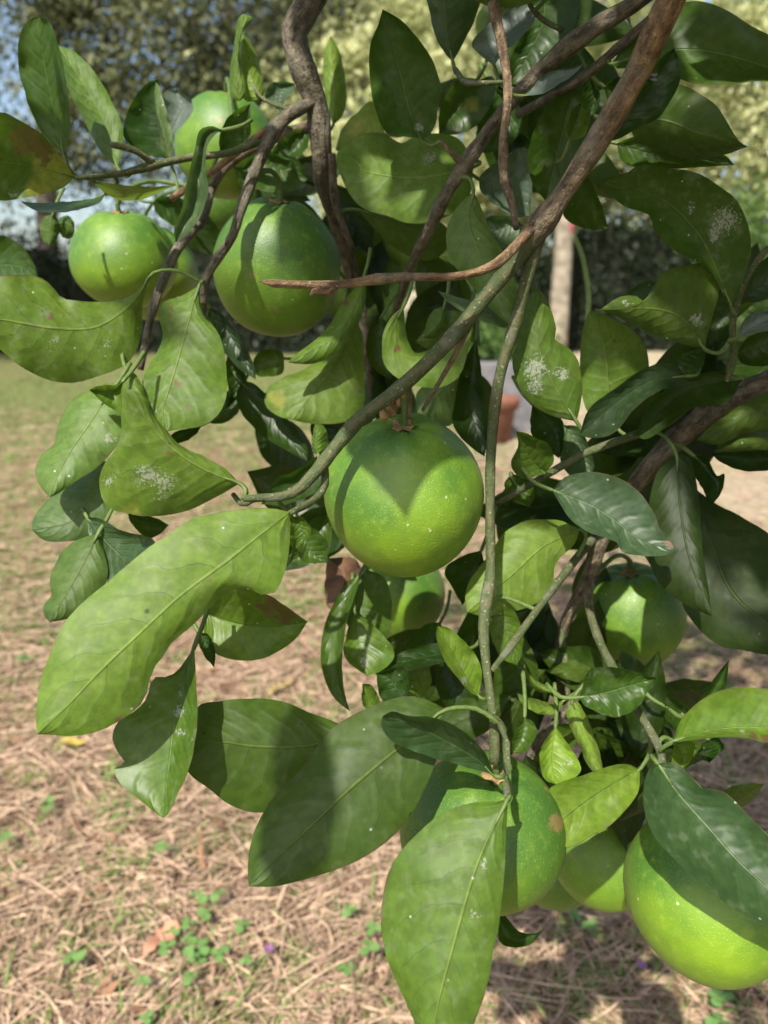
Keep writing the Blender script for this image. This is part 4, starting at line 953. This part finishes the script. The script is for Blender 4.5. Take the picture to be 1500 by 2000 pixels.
leaf([(788,598),(772,640),(785,690),(840,700),(925,640)], [(760,625),(746,665),(752,715),(795,748),(855,757),(900,728)], [(792,640),(798,670),(815,690),(850,676),(895,646)], 47, 48, 'b', tilt=-.5, cup=.3, y=.35, rip=1.5, brn=[(775,680,10)])
leaf([(868,598),(860,625),(850,640),(828,660)], [(848,605),(832,632)], [(880,615),(870,645),(850,660)], 50, 50, 'b', y=.1)
leaf([(895,740),(860,765),(835,790),(815,812)], [(850,745),(815,765)], [(896,790),(880,830),(840,830)], 54, 54, 'b', y=.15, sil=.2)
leaf([(930,662),(922,720),(918,790),(946,892)], [(902,715),(887,790),(884,830),(915,870)], [(940,720),(945,780),(953,850)], 52, 50, 't', y=0, v=.4)
leaf([(1000,625),(950,612),(910,598),(855,568)], [(960,598),(910,585)], [(985,640),(930,622),(880,594)], 48, 47, 'b', tilt=1., y=.05, sil=.4)
leaf([(1126,823),(1082,752),(1054,682),(1045,556)], [(1078,813),(1040,790),(1010,750),(1000,700),(1010,640),(1028,590)], [(1132,800),(1137,760),(1131,710),(1110,680),(1083,662),(1086,640),(1070,588)], 44, 43, 'b', tilt=.2, y=.22, v=.85, spk=.3, mould_glare=[(1045,720,26),(1098,730,15),(1045,755,18),(1053,693,6)])
leaf([(1190,795),(1188,755),(1182,690),(1166,628),(1152,606)], [(1150,805),(1135,760),(1133,700),(1139,640)], [(1222,758),(1262,732),(1266,700),(1250,660),(1220,634),(1180,616)], 49, 48, 'b', y=.3, v=1.0)
leaf([(1376,682),(1342,630),(1282,604),(1172,605)], [(1386,640),(1397,600),(1406,560),(1402,524),(1380,514),(1330,520),(1291,535),(1279,562),(1264,589),(1240,578),(1208,581)], [(1335,672),(1280,656),(1240,636),(1200,616)], 45, 43, 'b', tilt=-.2, y=.3, v=.62, spk=.6, mould_glare=[(1360,625,14),(1222,592,9)])
leaf([(1215,590),(1240,572),(1262,565),(1285,560)], [(1235,562),(1270,548)], [(1230,592),(1265,592)], 48, 48, 't', y=0, sil=.35)
leaf([(1310,735),(1330,705),(1350,690),(1378,680)], [(1312,705),(1335,680)], [(1335,738),(1372,715)], 47, 47, 't', y=.1, v=.75)
leaf([(1338,735),(1270,745),(1200,790),(1132,850)], [(1320,714),(1290,709),(1250,725),(1200,760),(1150,800)], [(1340,755),(1290,762),(1240,798),(1200,845),(1160,856)], 46, 44, 't', tilt=.5, cup=1.0, y=0, v=.55, sil=.15)
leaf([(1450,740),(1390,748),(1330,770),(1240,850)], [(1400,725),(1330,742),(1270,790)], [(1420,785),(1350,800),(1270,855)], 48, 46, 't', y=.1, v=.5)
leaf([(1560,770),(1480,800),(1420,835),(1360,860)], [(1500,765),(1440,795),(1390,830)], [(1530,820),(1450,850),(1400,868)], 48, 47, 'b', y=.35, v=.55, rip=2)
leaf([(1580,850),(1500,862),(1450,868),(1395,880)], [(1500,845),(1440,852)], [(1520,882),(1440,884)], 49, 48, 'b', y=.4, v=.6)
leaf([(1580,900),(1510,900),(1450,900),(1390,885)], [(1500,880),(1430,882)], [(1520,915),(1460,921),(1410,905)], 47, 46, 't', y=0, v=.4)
leaf([(1355,890),(1385,925),(1400,950),(1392,985)], [(1380,895),(1400,930),(1415,925),(1410,960)], [(1352,920),(1372,955),(1385,985)], 48, 47, 't', y=0, v=.5)
leaf([(1385,560),(1400,600),(1390,640),(1380,680)], [(1430,580),(1440,620),(1410,660)], [(1375,590),(1370,630)], 50, 50, 't', y=.05, v=.75)
leaf([(1440,660),(1470,640),(1500,625),(1560,600)], [(1450,630),(1470,612),(1510,605)], [(1460,655),(1500,645),(1540,630)], 45, 43, 't', tilt=.5, y=0, sil=1.0, spk=.5)
leaf([(1445,585),(1480,560),(1520,530),(1580,490)], [(1460,545),(1500,500),(1550,480)], [(1480,590),(1530,570),(1570,530)], 47, 46, 't', y=0, v=.6, sil=.2)
leaf([(1440,690),(1480,680),(1520,660),(1570,650)], [(1460,660),(1510,640)], [(1450,710),(1500,715),(1550,690)], 49, 48, 't', y=.15, v=.6)
leaf([(1065,925),(1040,900),(1022,870),(1008,842)], [(1020,935),(998,905),(1012,870)], [(1082,900),(1072,868),(1045,855),(1030,846)], 48, 46, 't', y=.35, v=.8)
leaf([(1040,790),(1065,820),(1085,850),(1092,895)], [(1036,820),(1042,860),(1070,880)], [(1080,805),(1100,825),(1100,870)], 49, 49, 't', y=0, v=.6)
leaf([(1100,830),(1120,860),(1140,900),(1155,935)], [(1095,860),(1095,900),(1120,935)], [(1130,835),(1150,870),(1160,910)], 51, 50, 't', y=.05, sil=.2)
leaf([(1000,925),(1015,945),(1025,965),(1035,990)], [(985,945),(995,975)], [(1030,935),(1045,965)], 51, 51, 't', y=.3, v=.8)
leaf([(410,600),(440,640),(465,680),(500,742)], [(405,630),(432,680),(465,718)], [(438,618),(475,670),(495,712)], 53, 52, 't', y=0, v=.6, sil=.2)
leaf([(395,830),(370,845),(350,855),(322,862)], [(375,836),(345,842)], [(380,850),(350,866)], 50, 49, 't', y=0, v=.6)
leaf([(445,690),(455,720),(465,755),(440,800)], [(475,720),(480,760)], [(440,720),(445,760)], 57, 57, 't', y=.05, v=.6)
leaf([(585,1030),(600,1060),(610,1080),(640,1100)], [(580,1060),(590,1095)], [(610,1030),(640,1060)], 48, 48, 't', y=.2, v=.85)
leaf([(940,1075),(925,1110),(915,1140),(903,1182)], [(905,1085),(868,1112),(885,1150)], [(945,1100),(940,1135)], 50, 50, 't', y=0, v=.55)
leaf([(570,1010),(585,1025),(592,1045),(575,1075)], [(590,1010),(608,1040)], [(566,1030),(566,1060)], 41, 41, 't', y=.35)
leaf([(960,1180),(985,1230),(1000,1260),(1010,1300)], [(950,1210),(975,1280)], [(1000,1190),(1020,1230),(1020,1275)], 47, 47, 't', y=.4)

leaf([(716,1112),(702,1160),(716,1212),(746,1264)], [(690,1148),(674,1200),(694,1244)], [(752,1130),(764,1180),(762,1232)], 52, 50, 't', tilt=.4, y=.25, v=.9)
leaf([(640,1010),(622,1040),(600,1075),(566,1098)], [(612,1012),(588,1045),(572,1078)], [(648,1045),(632,1085),(596,1102)], 51, 50, 't', y=.2, v=.8)
leaf([(860,1215),(838,1250),(812,1275),(772,1290)], [(830,1220),(800,1250)], [(868,1250),(842,1290),(802,1302)], 55, 54, 't', y=.1, v=.7)
leaf([(838,1300),(812,1330),(790,1350),(760,1362)], [(812,1300),(782,1330)], [(842,1335),(818,1368),(785,1372)], 50, 49, 'b', y=.45, v=1.0)
leaf([(905,610),(880,640),(850,660),(812,668)], [(875,608),(838,635)], [(905,645),(875,680),(838,682)], 52, 52, 'b', y=.25, v=.9)
leaf([(745,620),(735,660),(742,700),(765,740)], [(722,640),(715,690),(735,725)], [(762,640),(770,690)], 56, 56, 't', y=.15, v=.6)
leaf([(470,760),(455,790),(432,810),(398,818)], [(440,765),(412,790)], [(472,792),(448,822),(420,828)], 58, 57, 't', y=.1, v=.6)

# inner leaves filling the branch's depth, its shade darkened into their colour
fill = [(720,470,9,80,64),(745,560,9,100,66),(690,580,8,60,63),(735,660,10,95,67),(715,760,10,100,68),(770,800,9,70,66),(560,880,8,40,62),(590,960,9,20,58),(620,1060,8,150,56),
 (495,430,7,120,70),(530,350,8,20,68),(400,450,7,60,72),(1020,140,9,110,60),(1080,220,9,70,60),(975,250,9,100,62),(1030,320,9,40,62),(840,490,9,30,62),(880,580,9,60,60),(850,640,9,100,60),
 (1180,210,8,80,58),(1260,830,10,150,56),(1320,790,9,170,57),(1250,930,9,100,57),(1215,1010,8,120,58),(1420,830,9,160,58),(1330,900,9,140,57),(1290,1000,9,80,55),
 (1100,1010,9,200,58),(1040,985,9,170,58),(1000,1030,8,100,58),(1165,1170,8,80,60),(1150,1270,8,95,60),(1130,1330,7,60,59),(1010,1220,7,100,56),(1080,1320,6,60,57),(1040,1290,7,120,60),
 (840,1265,8,10,60),(870,1330,7,40,56),(830,1330,8,150,58),(905,1400,7,170,52),(895,1350,6,80,52),(1010,1350,6,80,54),(1000,1420,6,100,52),(1210,1440,8,30,54),(1260,1480,8,60,55),(1200,1400,8,10,56),(1330,1400,7,200,53),
 (1150,1520,7,100,53),(1230,1570,7,80,52),(1270,1530,6,120,48),(1040,1560,6,90,52),(690,430,7,50,62),(650,470,6,90,64),(600,350,7,160,66),(575,330,7,30,66),(930,200,8,30,60),(1000,60,8,100,56),(1130,40,9,20,56),(1170,330,6,50,54),
 (560,420,7,200,66),(1380,600,8,100,56),(1440,560,7,120,56),(1340,700,8,150,54),(1190,880,7,130,56),(1400,720,9,170,56),(1480,800,9,170,57),(1300,960,8,60,58),(940,790,6,80,58),(855,805,7,120,60),(690,900,7,60,54),(655,850,6,80,56)]
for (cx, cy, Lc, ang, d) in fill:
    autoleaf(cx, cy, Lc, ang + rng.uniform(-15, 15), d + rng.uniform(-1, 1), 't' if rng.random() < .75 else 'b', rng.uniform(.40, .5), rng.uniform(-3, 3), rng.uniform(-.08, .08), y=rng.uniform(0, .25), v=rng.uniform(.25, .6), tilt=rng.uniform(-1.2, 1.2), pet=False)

rf = np.random.default_rng(21)
spots = 0
while spots < 26:
    cx, cy = rf.uniform(965, 1340), rf.uniform(1215, 1550)
    if 1140 < cx and cy < 1330: continue
    if cy > 1480 and cx < 1110: continue
    spots += 1
    autoleaf(cx, cy, rf.uniform(5.0, 8.5), rf.uniform(0, 360), rf.uniform(50, 58), 't' if rf.random() < .6 else 'b', rf.uniform(.34, .5), rf.uniform(-2, 2), rf.uniform(-.12, .12), y=rf.uniform(0, .5), v=rf.uniform(.4, .9), tilt=rf.uniform(-1.2, 1.2), rip=2, pet=False)

# the rest of the crown, above and beside the picture: one mass of leaves on the boughs
def crown_leaves(pts, seed):
    r = np.random.default_rng(seed)
    prof = [(0, 0), (.18, .17), (.42, .23), (.7, .16), (1, 0)]
    v, f = [], []
    for p in pts:
        a = r.normal(size=3); a[2] -= .7; a /= np.linalg.norm(a)
        b = np.cross(a, r.normal(size=3)); b /= np.linalg.norm(b); c = np.cross(a, b)
        L = r.uniform(.075, .12)
        o = len(v)
        for (t, w) in prof:
            for s in (-1, 0, 1):
                v.append(tuple(p + a * L * t + b * L * w * s + c * (abs(s) * w * L * .35 - t * t * L * .18)))
        for j in range(4):
            for k in range(2):
                q = o + j * 3 + k
                f.append((q, q + 1, q + 4, q + 3))
    return v, f
def in_view(p, mx=90):
    q = p - CAM
    d = q[1] * CP - q[2] * SP
    if d < .03: return False
    x = 750 + q[0] / d * FPX; y = 1000 - (q[1] * SP + q[2] * CP) / d * FPX
    return -mx < x < 1500 + mx and -mx < y < 2000 + mx
# gaps carved in the unseen crown through which the sun reaches the fruit and some of the leaves
LIT = [(430,220,65,.05),(715,1180,50,.03),(850,1560,40,.035),(790,1070,42,.035),(700,1010,42,.02),(890,1005,42,.02),(1390,1790,38,.06),(1225,1215,58,.05),(1180,1660,53,.04),(1160,1570,43,.05),(1420,1390,39,.04),(1000,1120,45,.05),(780,1190,63,.03),(900,1290,43,.035),(1080,1480,44,.05),(240,470,62,.04),(500,470,52,.03),(360,720,47,.05),(500,1240,42,.04),(150,890,44,.04),(320,1200,36,.05),(655,150,57,.02),(490,130,54,.02),(1200,1350,43,.04),(715,1290,49,.03)]
LITP = np.array([P(x, y, d) for x, y, d, r in LIT]); LITR = np.array([q[3] for q in LIT])
rc = np.random.default_rng(5)
cand = []
while len(cand) < 3300:
    p = np.array([rc.uniform(-.65, 1.75), rc.uniform(-.35, 1.4), rc.uniform(1.18, 2.0)])
    if len(cand) > 2700: p = np.array([rc.uniform(.22, .85), rc.uniform(.05, .55), rc.uniform(1.15, 1.5)])  # extra unseen leaf cluster added to shade the right-hand leaves
    if p[0] > .9: p[2] = rc.uniform(.75, 2.3)
    if in_view(p, 260): continue
    if np.linalg.norm(p - CAM) < .26: continue
    gp = p - SUN * (p[2] / SUN[2])                      # drops unseen leaves whose shade would fall on the left lawn
    if gp[0] < .05 + .12 * max(0, gp[1] - 1) and gp[1] > .55: continue
    w_ = p - LITP; al = w_ @ SUN
    off = np.linalg.norm(w_ - al[:, None] * SUN, axis=1)
    if np.any((al > 0) & (off < LITR + .035)): continue
    cand.append(p)
# unseen leaf added and shaped to cast the pointed shadow on the big orange
def toward_sun(x, y, d, t): return P(x, y, d) + SUN * t
def shadow_leaf(L3, M3, R3, parent):
    """leaf from three world-space rows of points: edge, midrib, edge"""
    l, m_, r_ = cr(L3, 15), cr(M3, 15), cr(R3, 15)
    V = np.stack([l, l * .5 + m_ * .5 , m_, m_ * .5 + r_ * .5, r_], 1); V[:, 1:4] += SUN * .004
    V = V.reshape(-1, 3)
    F = [(j * 5 + c, j * 5 + c + 1, (j + 1) * 5 + c + 1, (j + 1) * 5 + c) for j in range(14) for c in range(4)]
    me = mesh_from('leaf', V, F); me.materials.append(M_LEAF)
    for nm in ('patch_mould_glare', 'patch_yellow', 'patch_brown'): fattr(me, nm, np.zeros(len(V)))
    ul = me.uv_layers.new(name='UVMap'); vi = np.zeros(len(me.loops), np.int32); me.loops.foreach_get('vertex_index', vi)
    uv = np.array([[j / 14, c / 4] for j in range(15) for c in range(5)])
    ul.data.foreach_set('uv', uv[vi].astype(np.float32).ravel())
    o = link('leaf', me, None, parent); o.matrix_parent_inverse = Matrix.Identity(4); o.color = (.15, 1, .2, 0)
TS = .33
shadow_leaf([toward_sun(*q, TS) for q in ((790, 790, 45), (680, 850, 44), (690, 905, 43), (745, 965, 42), (802, 1035, 41.5))],
           [toward_sun(*q, TS) for q in ((790, 790, 45), (792, 850, 43.5), (795, 915, 42.5), (798, 975, 42), (802, 1035, 41.5))],
           [toward_sun(*q, TS) for q in ((790, 790, 45), (920, 840, 44.5), (915, 905, 43.5), (855, 965, 42.5), (802, 1035, 41.5))], BR[-1][0])
v, f = crown_leaves(cand, 9)
me = mesh_from('crown_foliage', v, f); me.materials.append(M_LEAF)
for nm in ('patch_mould_glare', 'patch_yellow', 'patch_brown'): fattr(me, nm, np.zeros(len(v)))
ul = me.uv_layers.new(name='UVMap')
vi = np.zeros(len(me.loops), np.int32); me.loops.foreach_get('vertex_index', vi)
us = np.array([[q, s * .5 + .5] for q in (0, .18, .42, .7, 1) for s in (-1, 0, 1)])
ul.data.foreach_set('uv', us[vi % 15].astype(np.float32).ravel())
o = link('crown_foliage', me, None, tree_root); o['kind'] = 'stuff'; o.color = (.15, 1, .2, 0)

# ------------------------------------------------------------------ fruit
def fruit(px, py, rx, d, label, ry=None, axis=(0, 0, 1), ripe=.8, v=1.0, scar=(), attach=None, cone=.02, stem=True, seed=0):
    ry = ry or rx
    c = P(px, py, d); R = rx * d / 100 / FPX; asp = ry / rx
    dist = np.linalg.norm(c - CAM)
    ax = Vector(axis).normalized()
    t = empty('orange', c); tag(t, label, 'orange', 'unripe oranges on the citrus tree')
    q = ax.to_track_quat('Z', 'Y')
    r = random.Random(seed + int(px)); p1, p2, p3 = (r.uniform(0, 6.28) for _ in range(3))
    nu, nv = 64, 40
    V, F = [], []
    for j in range(nv + 1):
        th = math.pi * j / nv
        for k in range(nu):
            ph = 2 * math.pi * k / nu
            rr = R * (1 + .018 * math.sin(2 * ph + p1) * math.sin(th) + .012 * math.sin(3 * ph + p2 + th) * math.sin(th) + .006 * math.sin(5 * th + p3))
            dim = math.exp(-(th / .22) ** 2)
            rib = .016 * math.exp(-((th - .35) / .25) ** 2) * math.cos(7 * ph + p1)
            rr *= (1 + cone * math.exp(-((th - .42) / .38) ** 2) - .085 * dim + rib)
            dimb = math.exp(-((math.pi - th) / .10) ** 2); rr *= 1 - .02 * dimb
            V.append(Vector((rr * math.sin(th) * math.cos(ph), rr * math.sin(th) * math.sin(ph), rr * math.cos(th) * asp)))
    for j in range(nv):
        for k in range(nu):
            k2 = (k + 1) % nu
            F.append((j * nu + k, (j + 1) * nu + k, (j + 1) * nu + k2, j * nu + k2))
    me = mesh_from('peel', [tuple(a) for a in V], F)
    Wv = np.array([tuple(q @ a) for a in V]) + c
    pb = np.zeros(len(V))
    rel = Wv - CAM; dep = rel[:, 1] * CP - rel[:, 2] * SP
    sx = 750 + rel[:, 0] / dep * FPX; sy = 1000 - (rel[:, 1] * SP + rel[:, 2] * CP) / dep * FPX
    for (x, y, s) in scar:
        pb = np.maximum(pb, np.clip(1.3 - np.hypot(sx - x, sy - y) / s, 0, 1) * (dep < d / 100 + R * .3))
    fattr(me, 'patch_brown', pb)
    o = bpy.data.objects.new('peel', me); COL.objects.link(o); me.materials.append(M_PEEL)
    o.parent = t; o.rotation_mode = 'QUATERNION'; o.rotation_quaternion = q; o.color = (ripe, v, 0, 1)
    # calyx: a five-lobed woody button in the dimple, and the stem
    top = R * (1 + cone * .3 - .085) * asp
    mb = MB(); vv = [(0, 0, top + .0022)]; ff = []
    m = 20
    for ring, (rad, zz) in enumerate(((.0022, .0026), (.0046, .0014), (.0066, .0006))):
        for k in range(m):
            an = 2 * math.pi * k / m
            s = 1 + (.28 * math.cos(5 * an) if ring else 0) * (ring / 2)
            vv.append((rad * s * math.cos(an), rad * s * math.sin(an), top + zz + .0006 * math.cos(5 * an + 1) * ring + R * .035 * ring / 2))
    for k in range(m):
        k2 = (k + 1) % m
        ff.append((0, 1 + k, 1 + k2))
        for ring in range(2):
            ff.append((1 + ring * m + k, 1 + (ring + 1) * m + k, 1 + (ring + 1) * m + k2, 1 + ring * m + k2))
    mb.add(vv, ff)
    me2 = mb.mesh('calyx'); me2.materials.append(M_CALYX)
    co = bpy.data.objects.new('calyx', me2); COL.objects.link(co); co.parent = t; co.rotation_mode = 'QUATERNION'; co.rotation_quaternion = q
    if stem:
        s0 = np.array(q @ Vector((0, 0, top - .001))); axv = np.array(ax)
        w0 = s0 + c
        if attach is not None: e_ = P(*attach)
        else:
            dd = np.linalg.norm(BRC - w0, axis=1); e_ = BRC[int(np.argmin(dd))]
        e2 = e_ - c
        L = np.linalg.norm(e2 - s0)
        pts = [s0, s0 + axv * min(.014, L * .35), s0 + axv * min(.02, L * .4) + (e2 - s0) * .35, e2]
        vv, ff, _, _ = tube(pts, [.0024, .0019, .0017, .0020], 8, 14, .06)
        me3 = mesh_from('stem', vv, ff); me3.materials.append(M_STEMG)
        so = bpy.data.objects.new('stem', me3); COL.objects.link(so); so.parent = t
    return t

fruit(790, 968, 158, 45.5, 'big sunlit green orange hanging just under the long diagonal branch', 155, (-.02, -.28, 1), 1.0, 1.0, attach=(795, 742, 42), seed=1)
fruit(943, 1622, 158, 43, 'green orange with a brown scar, half hidden by a large hanging leaf', 142, (.12, -.12, 1), .55, .9, scar=[(1088, 1605, 26), (1068, 1540, 9)], attach=(966, 1488, 40.8), seed=2)
fruit(1386, 1740, 162, 41.5, 'large glossy lime-green orange below the dark folded leaf', 160, (-.1, .1, 1), 1.0, 1.05, attach=(1290, 1500, 42), seed=3)
fruit(540, 526, 124, 55, 'green orange behind the tip of the bare dry twig', 129, (.12, -.25, 1), .55, .9, scar=[(492, 538, 12), (538, 606, 7)], seed=4)
fruit(243, 510, 103, 66, 'flat-topped orange above the curled yellow-green leaf', 92, (.05, -.15, 1), .8, 1.0, seed=5)
fruit(440, 287, 97, 70, 'pale orange partly hidden behind the twisted leaf and reddish twig', 96, (.1, -.1, 1), .75, 1.05, scar=[(430, 235, 10)], seed=6)
fruit(292, 535, 92, 76, 'orange tucked behind the flat-topped one', 88, (0, 0, 1), .9, 1.0, seed=7)
fruit(430, 400, 72, 82, 'dark shaded orange deep among the leaves under the pale one', 68, (0, 0, 1), .3, .8, seed=8)
fruit(1230, 1204, 103, 62, 'orange beside the brown forked branch, streaked with leaf shadows', 105, (-.15, -.2, 1), .85, 1.0, scar=[(1257, 1206, 5)], seed=9)
fruit(780, 1160, 90, 66, 'orange showing below the big sunlit one', 90, (0, -.1, 1), .9, 1.0, seed=10)
fruit(1180, 1667, 104, 56, 'orange half in shadow between the scarred one and the glossy one', 102, (0, 0, 1), .85, 1.0, scar=[(1112, 1670, 8), (1118, 1720, 6)], seed=11)
fruit(1088, 1682, 88, 63, 'shaded orange behind the scarred one', 86, (0, 0, 1), .4, .85, seed=12)

# woody gall where an old fruit broke off the diagonal branch
mb = MB()
for k in range(14):
    c = P(772 + rng.uniform(-24, 16), 792 + rng.uniform(-22, 22), 42.3 + rng.uniform(-.2, .4)); s = rng.uniform(.0012, .0030)
    th = np.linspace(0, math.pi, 6)
    vv, ff = [], []
    for a_ in th:
        for b_ in range(7):
            q = b_ / 7 * 6.283
            vv.append(c + s * (1 + rng.normal() * .15) * np.array([math.sin(a_) * math.cos(q), math.sin(a_) * math.sin(q), math.cos(a_) * 1.2]))
    for j in range(5):
        for b_ in range(7): ff.append((j * 7 + b_, (j + 1) * 7 + b_, (j + 1) * 7 + (b_ + 1) % 7, j * 7 + (b_ + 1) % 7))
    mb.add(vv, ff)
link('old_fruit_stalk', mb.mesh('old_fruit_stalk'), M_CALYX, b1)

# ------------------------------------------------------------------ small things on the ground
def flat_leaf(name, label, cat, x, y, L, ang, mat, outline, lift=.02):
    g0 = ground_at(x, y)
    t = Vector((g0[0], g0[1], float(ground_h(g0[0], g0[1])) + lift))
    v, f = [], []
    ca, sa = math.cos(ang), math.sin(ang)
    n_ = len(outline)
    for s in (-1, -.5, 0, .5, 1):
        for (u_, w_) in outline:
            lx, ly = (u_ - .5) * L, w_ * s * L
            v.append((lx * ca - ly * sa, lx * sa + ly * ca, .012 * (abs(s) * w_ * 3) ** 2 + .006 * math.sin(u_ * 7)))
    for i in range(4):
        for j in range(n_ - 1):
            f.append((i * n_ + j, i * n_ + j + 1, (i + 1) * n_ + j + 1, (i + 1) * n_ + j))
    o = link(name, mesh_from(name, v, f), mat); o.location = t; tag(o, label, cat)
    return o
M_OAK = simple('brown_oak_leaf', (0.36, 0.16, 0.09), (0.52, 0.27, 0.17), 60, .7, .001)
M_YLEAF = simple('yellow_leaf', (0.30, 0.22, 0.04), (0.42, 0.32, 0.08), 60, .6, .001)
flat_leaf('oak_leaf', 'fallen reddish-brown lobed leaf lying beside the clover', 'leaf', 315, 1862, .075, 1.1, M_OAK, [(0, .01), (.1, .05), (.2, .17), (.3, .09), (.42, .24), (.52, .12), (.66, .28), (.76, .17), (.9, .2), (1, .03)])
flat_leaf('fallen_leaf', 'small flat yellow leaf lying on the straw', 'leaf', 146, 1477, .065, .1, M_YLEAF, [(0, .01), (.2, .16), (.45, .24), (.7, .18), (.9, .07), (1, .01)])
flat_leaf('fallen_leaf', 'narrow pale yellow leaf blade curled on the straw below the cupped leaf', 'leaf', 548, 1340, .10, .9, M_YLEAF, [(0, .01), (.3, .06), (.6, .07), (.85, .04), (1, .005)])

# clover: each sprig is stems and round leaflets
lv, lf = [], []
prof = [(0, .02), (.25, .30), (.55, .48), (.8, .42), (.95, .22), (1, .0)]
for s in (-1, 0, 1):
    for (t_, w_) in prof: lv.append((t_, w_ * s, .16 * abs(s) * w_ - .12 * t_ * t_))
for i in range(2):
    for j in range(5): lf.append((i * 6 + j, i * 6 + j + 1, (i + 1) * 6 + j + 1, (i + 1) * 6 + j))
me_leaflet = mesh_from('leaflet', lv, lf); me_leaflet.materials.append(M_CLOVER)
def clover(x, y, nleaf, seed, label, size=.017):
    r = random.Random(seed)
    g0 = ground_at(x, y); z0 = float(ground_h(g0[0], g0[1]))
    t = empty('clover', (g0[0], g0[1], z0)); tag(t, label, 'clover', 'clover sprigs in the straw')
    for k in range(nleaf):
        an = r.uniform(0, 6.28); rr = r.uniform(.008, .055)
        tip = np.array([rr * math.cos(an), rr * math.sin(an), r.uniform(.022, .045)])
        vv, ff, _, _ = tube([(0, 0, -.002), tip * np.array([.45, .45, .6]), tip], [.0009, .0008, .0007], 5, 6)
        me = mesh_from('stem', vv, ff); me.materials.append(M_STEMG)
        so = bpy.data.objects.new('stem', me); COL.objects.link(so); so.parent = t
        a0 = r.uniform(0, 6.28)
        for q in range(3):
            o = bpy.data.objects.new('leaflet', me_leaflet); COL.objects.link(o); o.parent = t
            o.location = tuple(tip); s = size * r.uniform(.55, 1.15); o.scale = (s, s, s)
            o.rotation_euler = (r.uniform(-.25, .25), r.uniform(-.3, .15), a0 + q * 2.094)
for i, (x, y, k) in enumerate([(400, 1805, 3), (362, 1862, 3), (440, 1872, 4), (345, 1915, 2), (425, 1915, 2), (268, 1950, 1), (330, 1985, 2), (128, 1962, 1), (1380, 1965, 4), (1395, 1900, 2), (1090, 1815, 3), (95, 1612, 2), (60, 1680, 1), (265, 1705, 1), (1345, 1915, 2), (660, 1900, 2), (710, 1810, 2), (40, 1330, 3), (960, 1160, 2)]):
    clover(x, y, k, 100 + i, 'bright green clover sprig in the patch beside the fallen reddish-brown leaf' if i < 7 else 'clover sprig on the straw below the glossy lime-green orange' if x > 1300 else 'lone little clover sprig growing through the open straw')

# two purple wild flowers
M_PUR = simple('purple_petal', (0.16, 0.06, 0.14), (0.26, 0.12, 0.22), 60, .5)
for (x, y, lb) in ((1245, 1912, 'tiny purple flower on the straw below the glossy lime-green orange'), (522, 1893, 'tiny purple flower beside the clover patch')):
    g0 = ground_at(x, y); z0 = float(ground_h(g0[0], g0[1]))
    t = empty('wild_flower', (g0[0], g0[1], z0)); tag(t, lb, 'flower', 'purple flowers in the straw')
    vv, ff, _, _ = tube([(0, 0, -.002), (.003, 0, .015), (.004, 0, .03)], [.0012, .001, .0009], 5, 5)
    me = mesh_from('stem', vv, ff); me.materials.append(M_STEMG); so = bpy.data.objects.new('stem', me); COL.objects.link(so); so.parent = t
    for k in range(5):
        o = bpy.data.objects.new('petal', me_leaflet.copy()); o.data.materials.clear(); o.data.materials.append(M_PUR); COL.objects.link(o); o.parent = t
        o.location = (.004, 0, .03); o.scale = (.009, .007, .009); o.rotation_euler = (0, -.35, k * 1.2566)

# a black fly on the dark leaf
M_FLY = simple('fly_black', (0.006, 0.007, 0.009), (0.02, 0.022, 0.028), 500, .25, spec=.6)
M_WING = simple('fly_wing', (0.10, 0.11, 0.12), (0.2, 0.21, 0.22), 500, .2)
c = P(1268, 152, 38.3)
t = empty('fly', c); tag(t, 'tiny shiny black fly sitting on the dark leaf beside the reddish branch', 'fly')
for (nm, off, r_) in (('body', (0, 0, 0), (.0024, .0015, .0014)), ('head', (-.0029, -.0002, .0002), (.0010, .0011, .0010))):
    vv, ff = [], []
    for j in range(9):
        th = math.pi * j / 8
        for k in range(12):
            ph = 2 * math.pi * k / 12
            vv.append((off[0] + r_[0] * math.cos(th), off[1] + r_[1] * math.sin(th) * math.cos(ph), off[2] + r_[2] * math.sin(th) * math.sin(ph)))
    for j in range(8):
        for k in range(12): ff.append((j * 12 + k, j * 12 + (k + 1) % 12, (j + 1) * 12 + (k + 1) % 12, (j + 1) * 12 + k))
    me = mesh_from(nm, vv, ff); me.materials.append(M_FLY); o = bpy.data.objects.new(nm, me); COL.objects.link(o); o.parent = t
for s in (-1, 1):
    me = mesh_from('wing', [(-.0012, -.0012, .0002 * s), (.001, -.0014, .0016 * s), (.0038, -.0010, .0018 * s), (.0032, -.0012, .0004 * s)], [(0, 1, 2, 3)]); me.materials.append(M_WING)
    o = bpy.data.objects.new('wing', me); COL.objects.link(o); o.parent = t
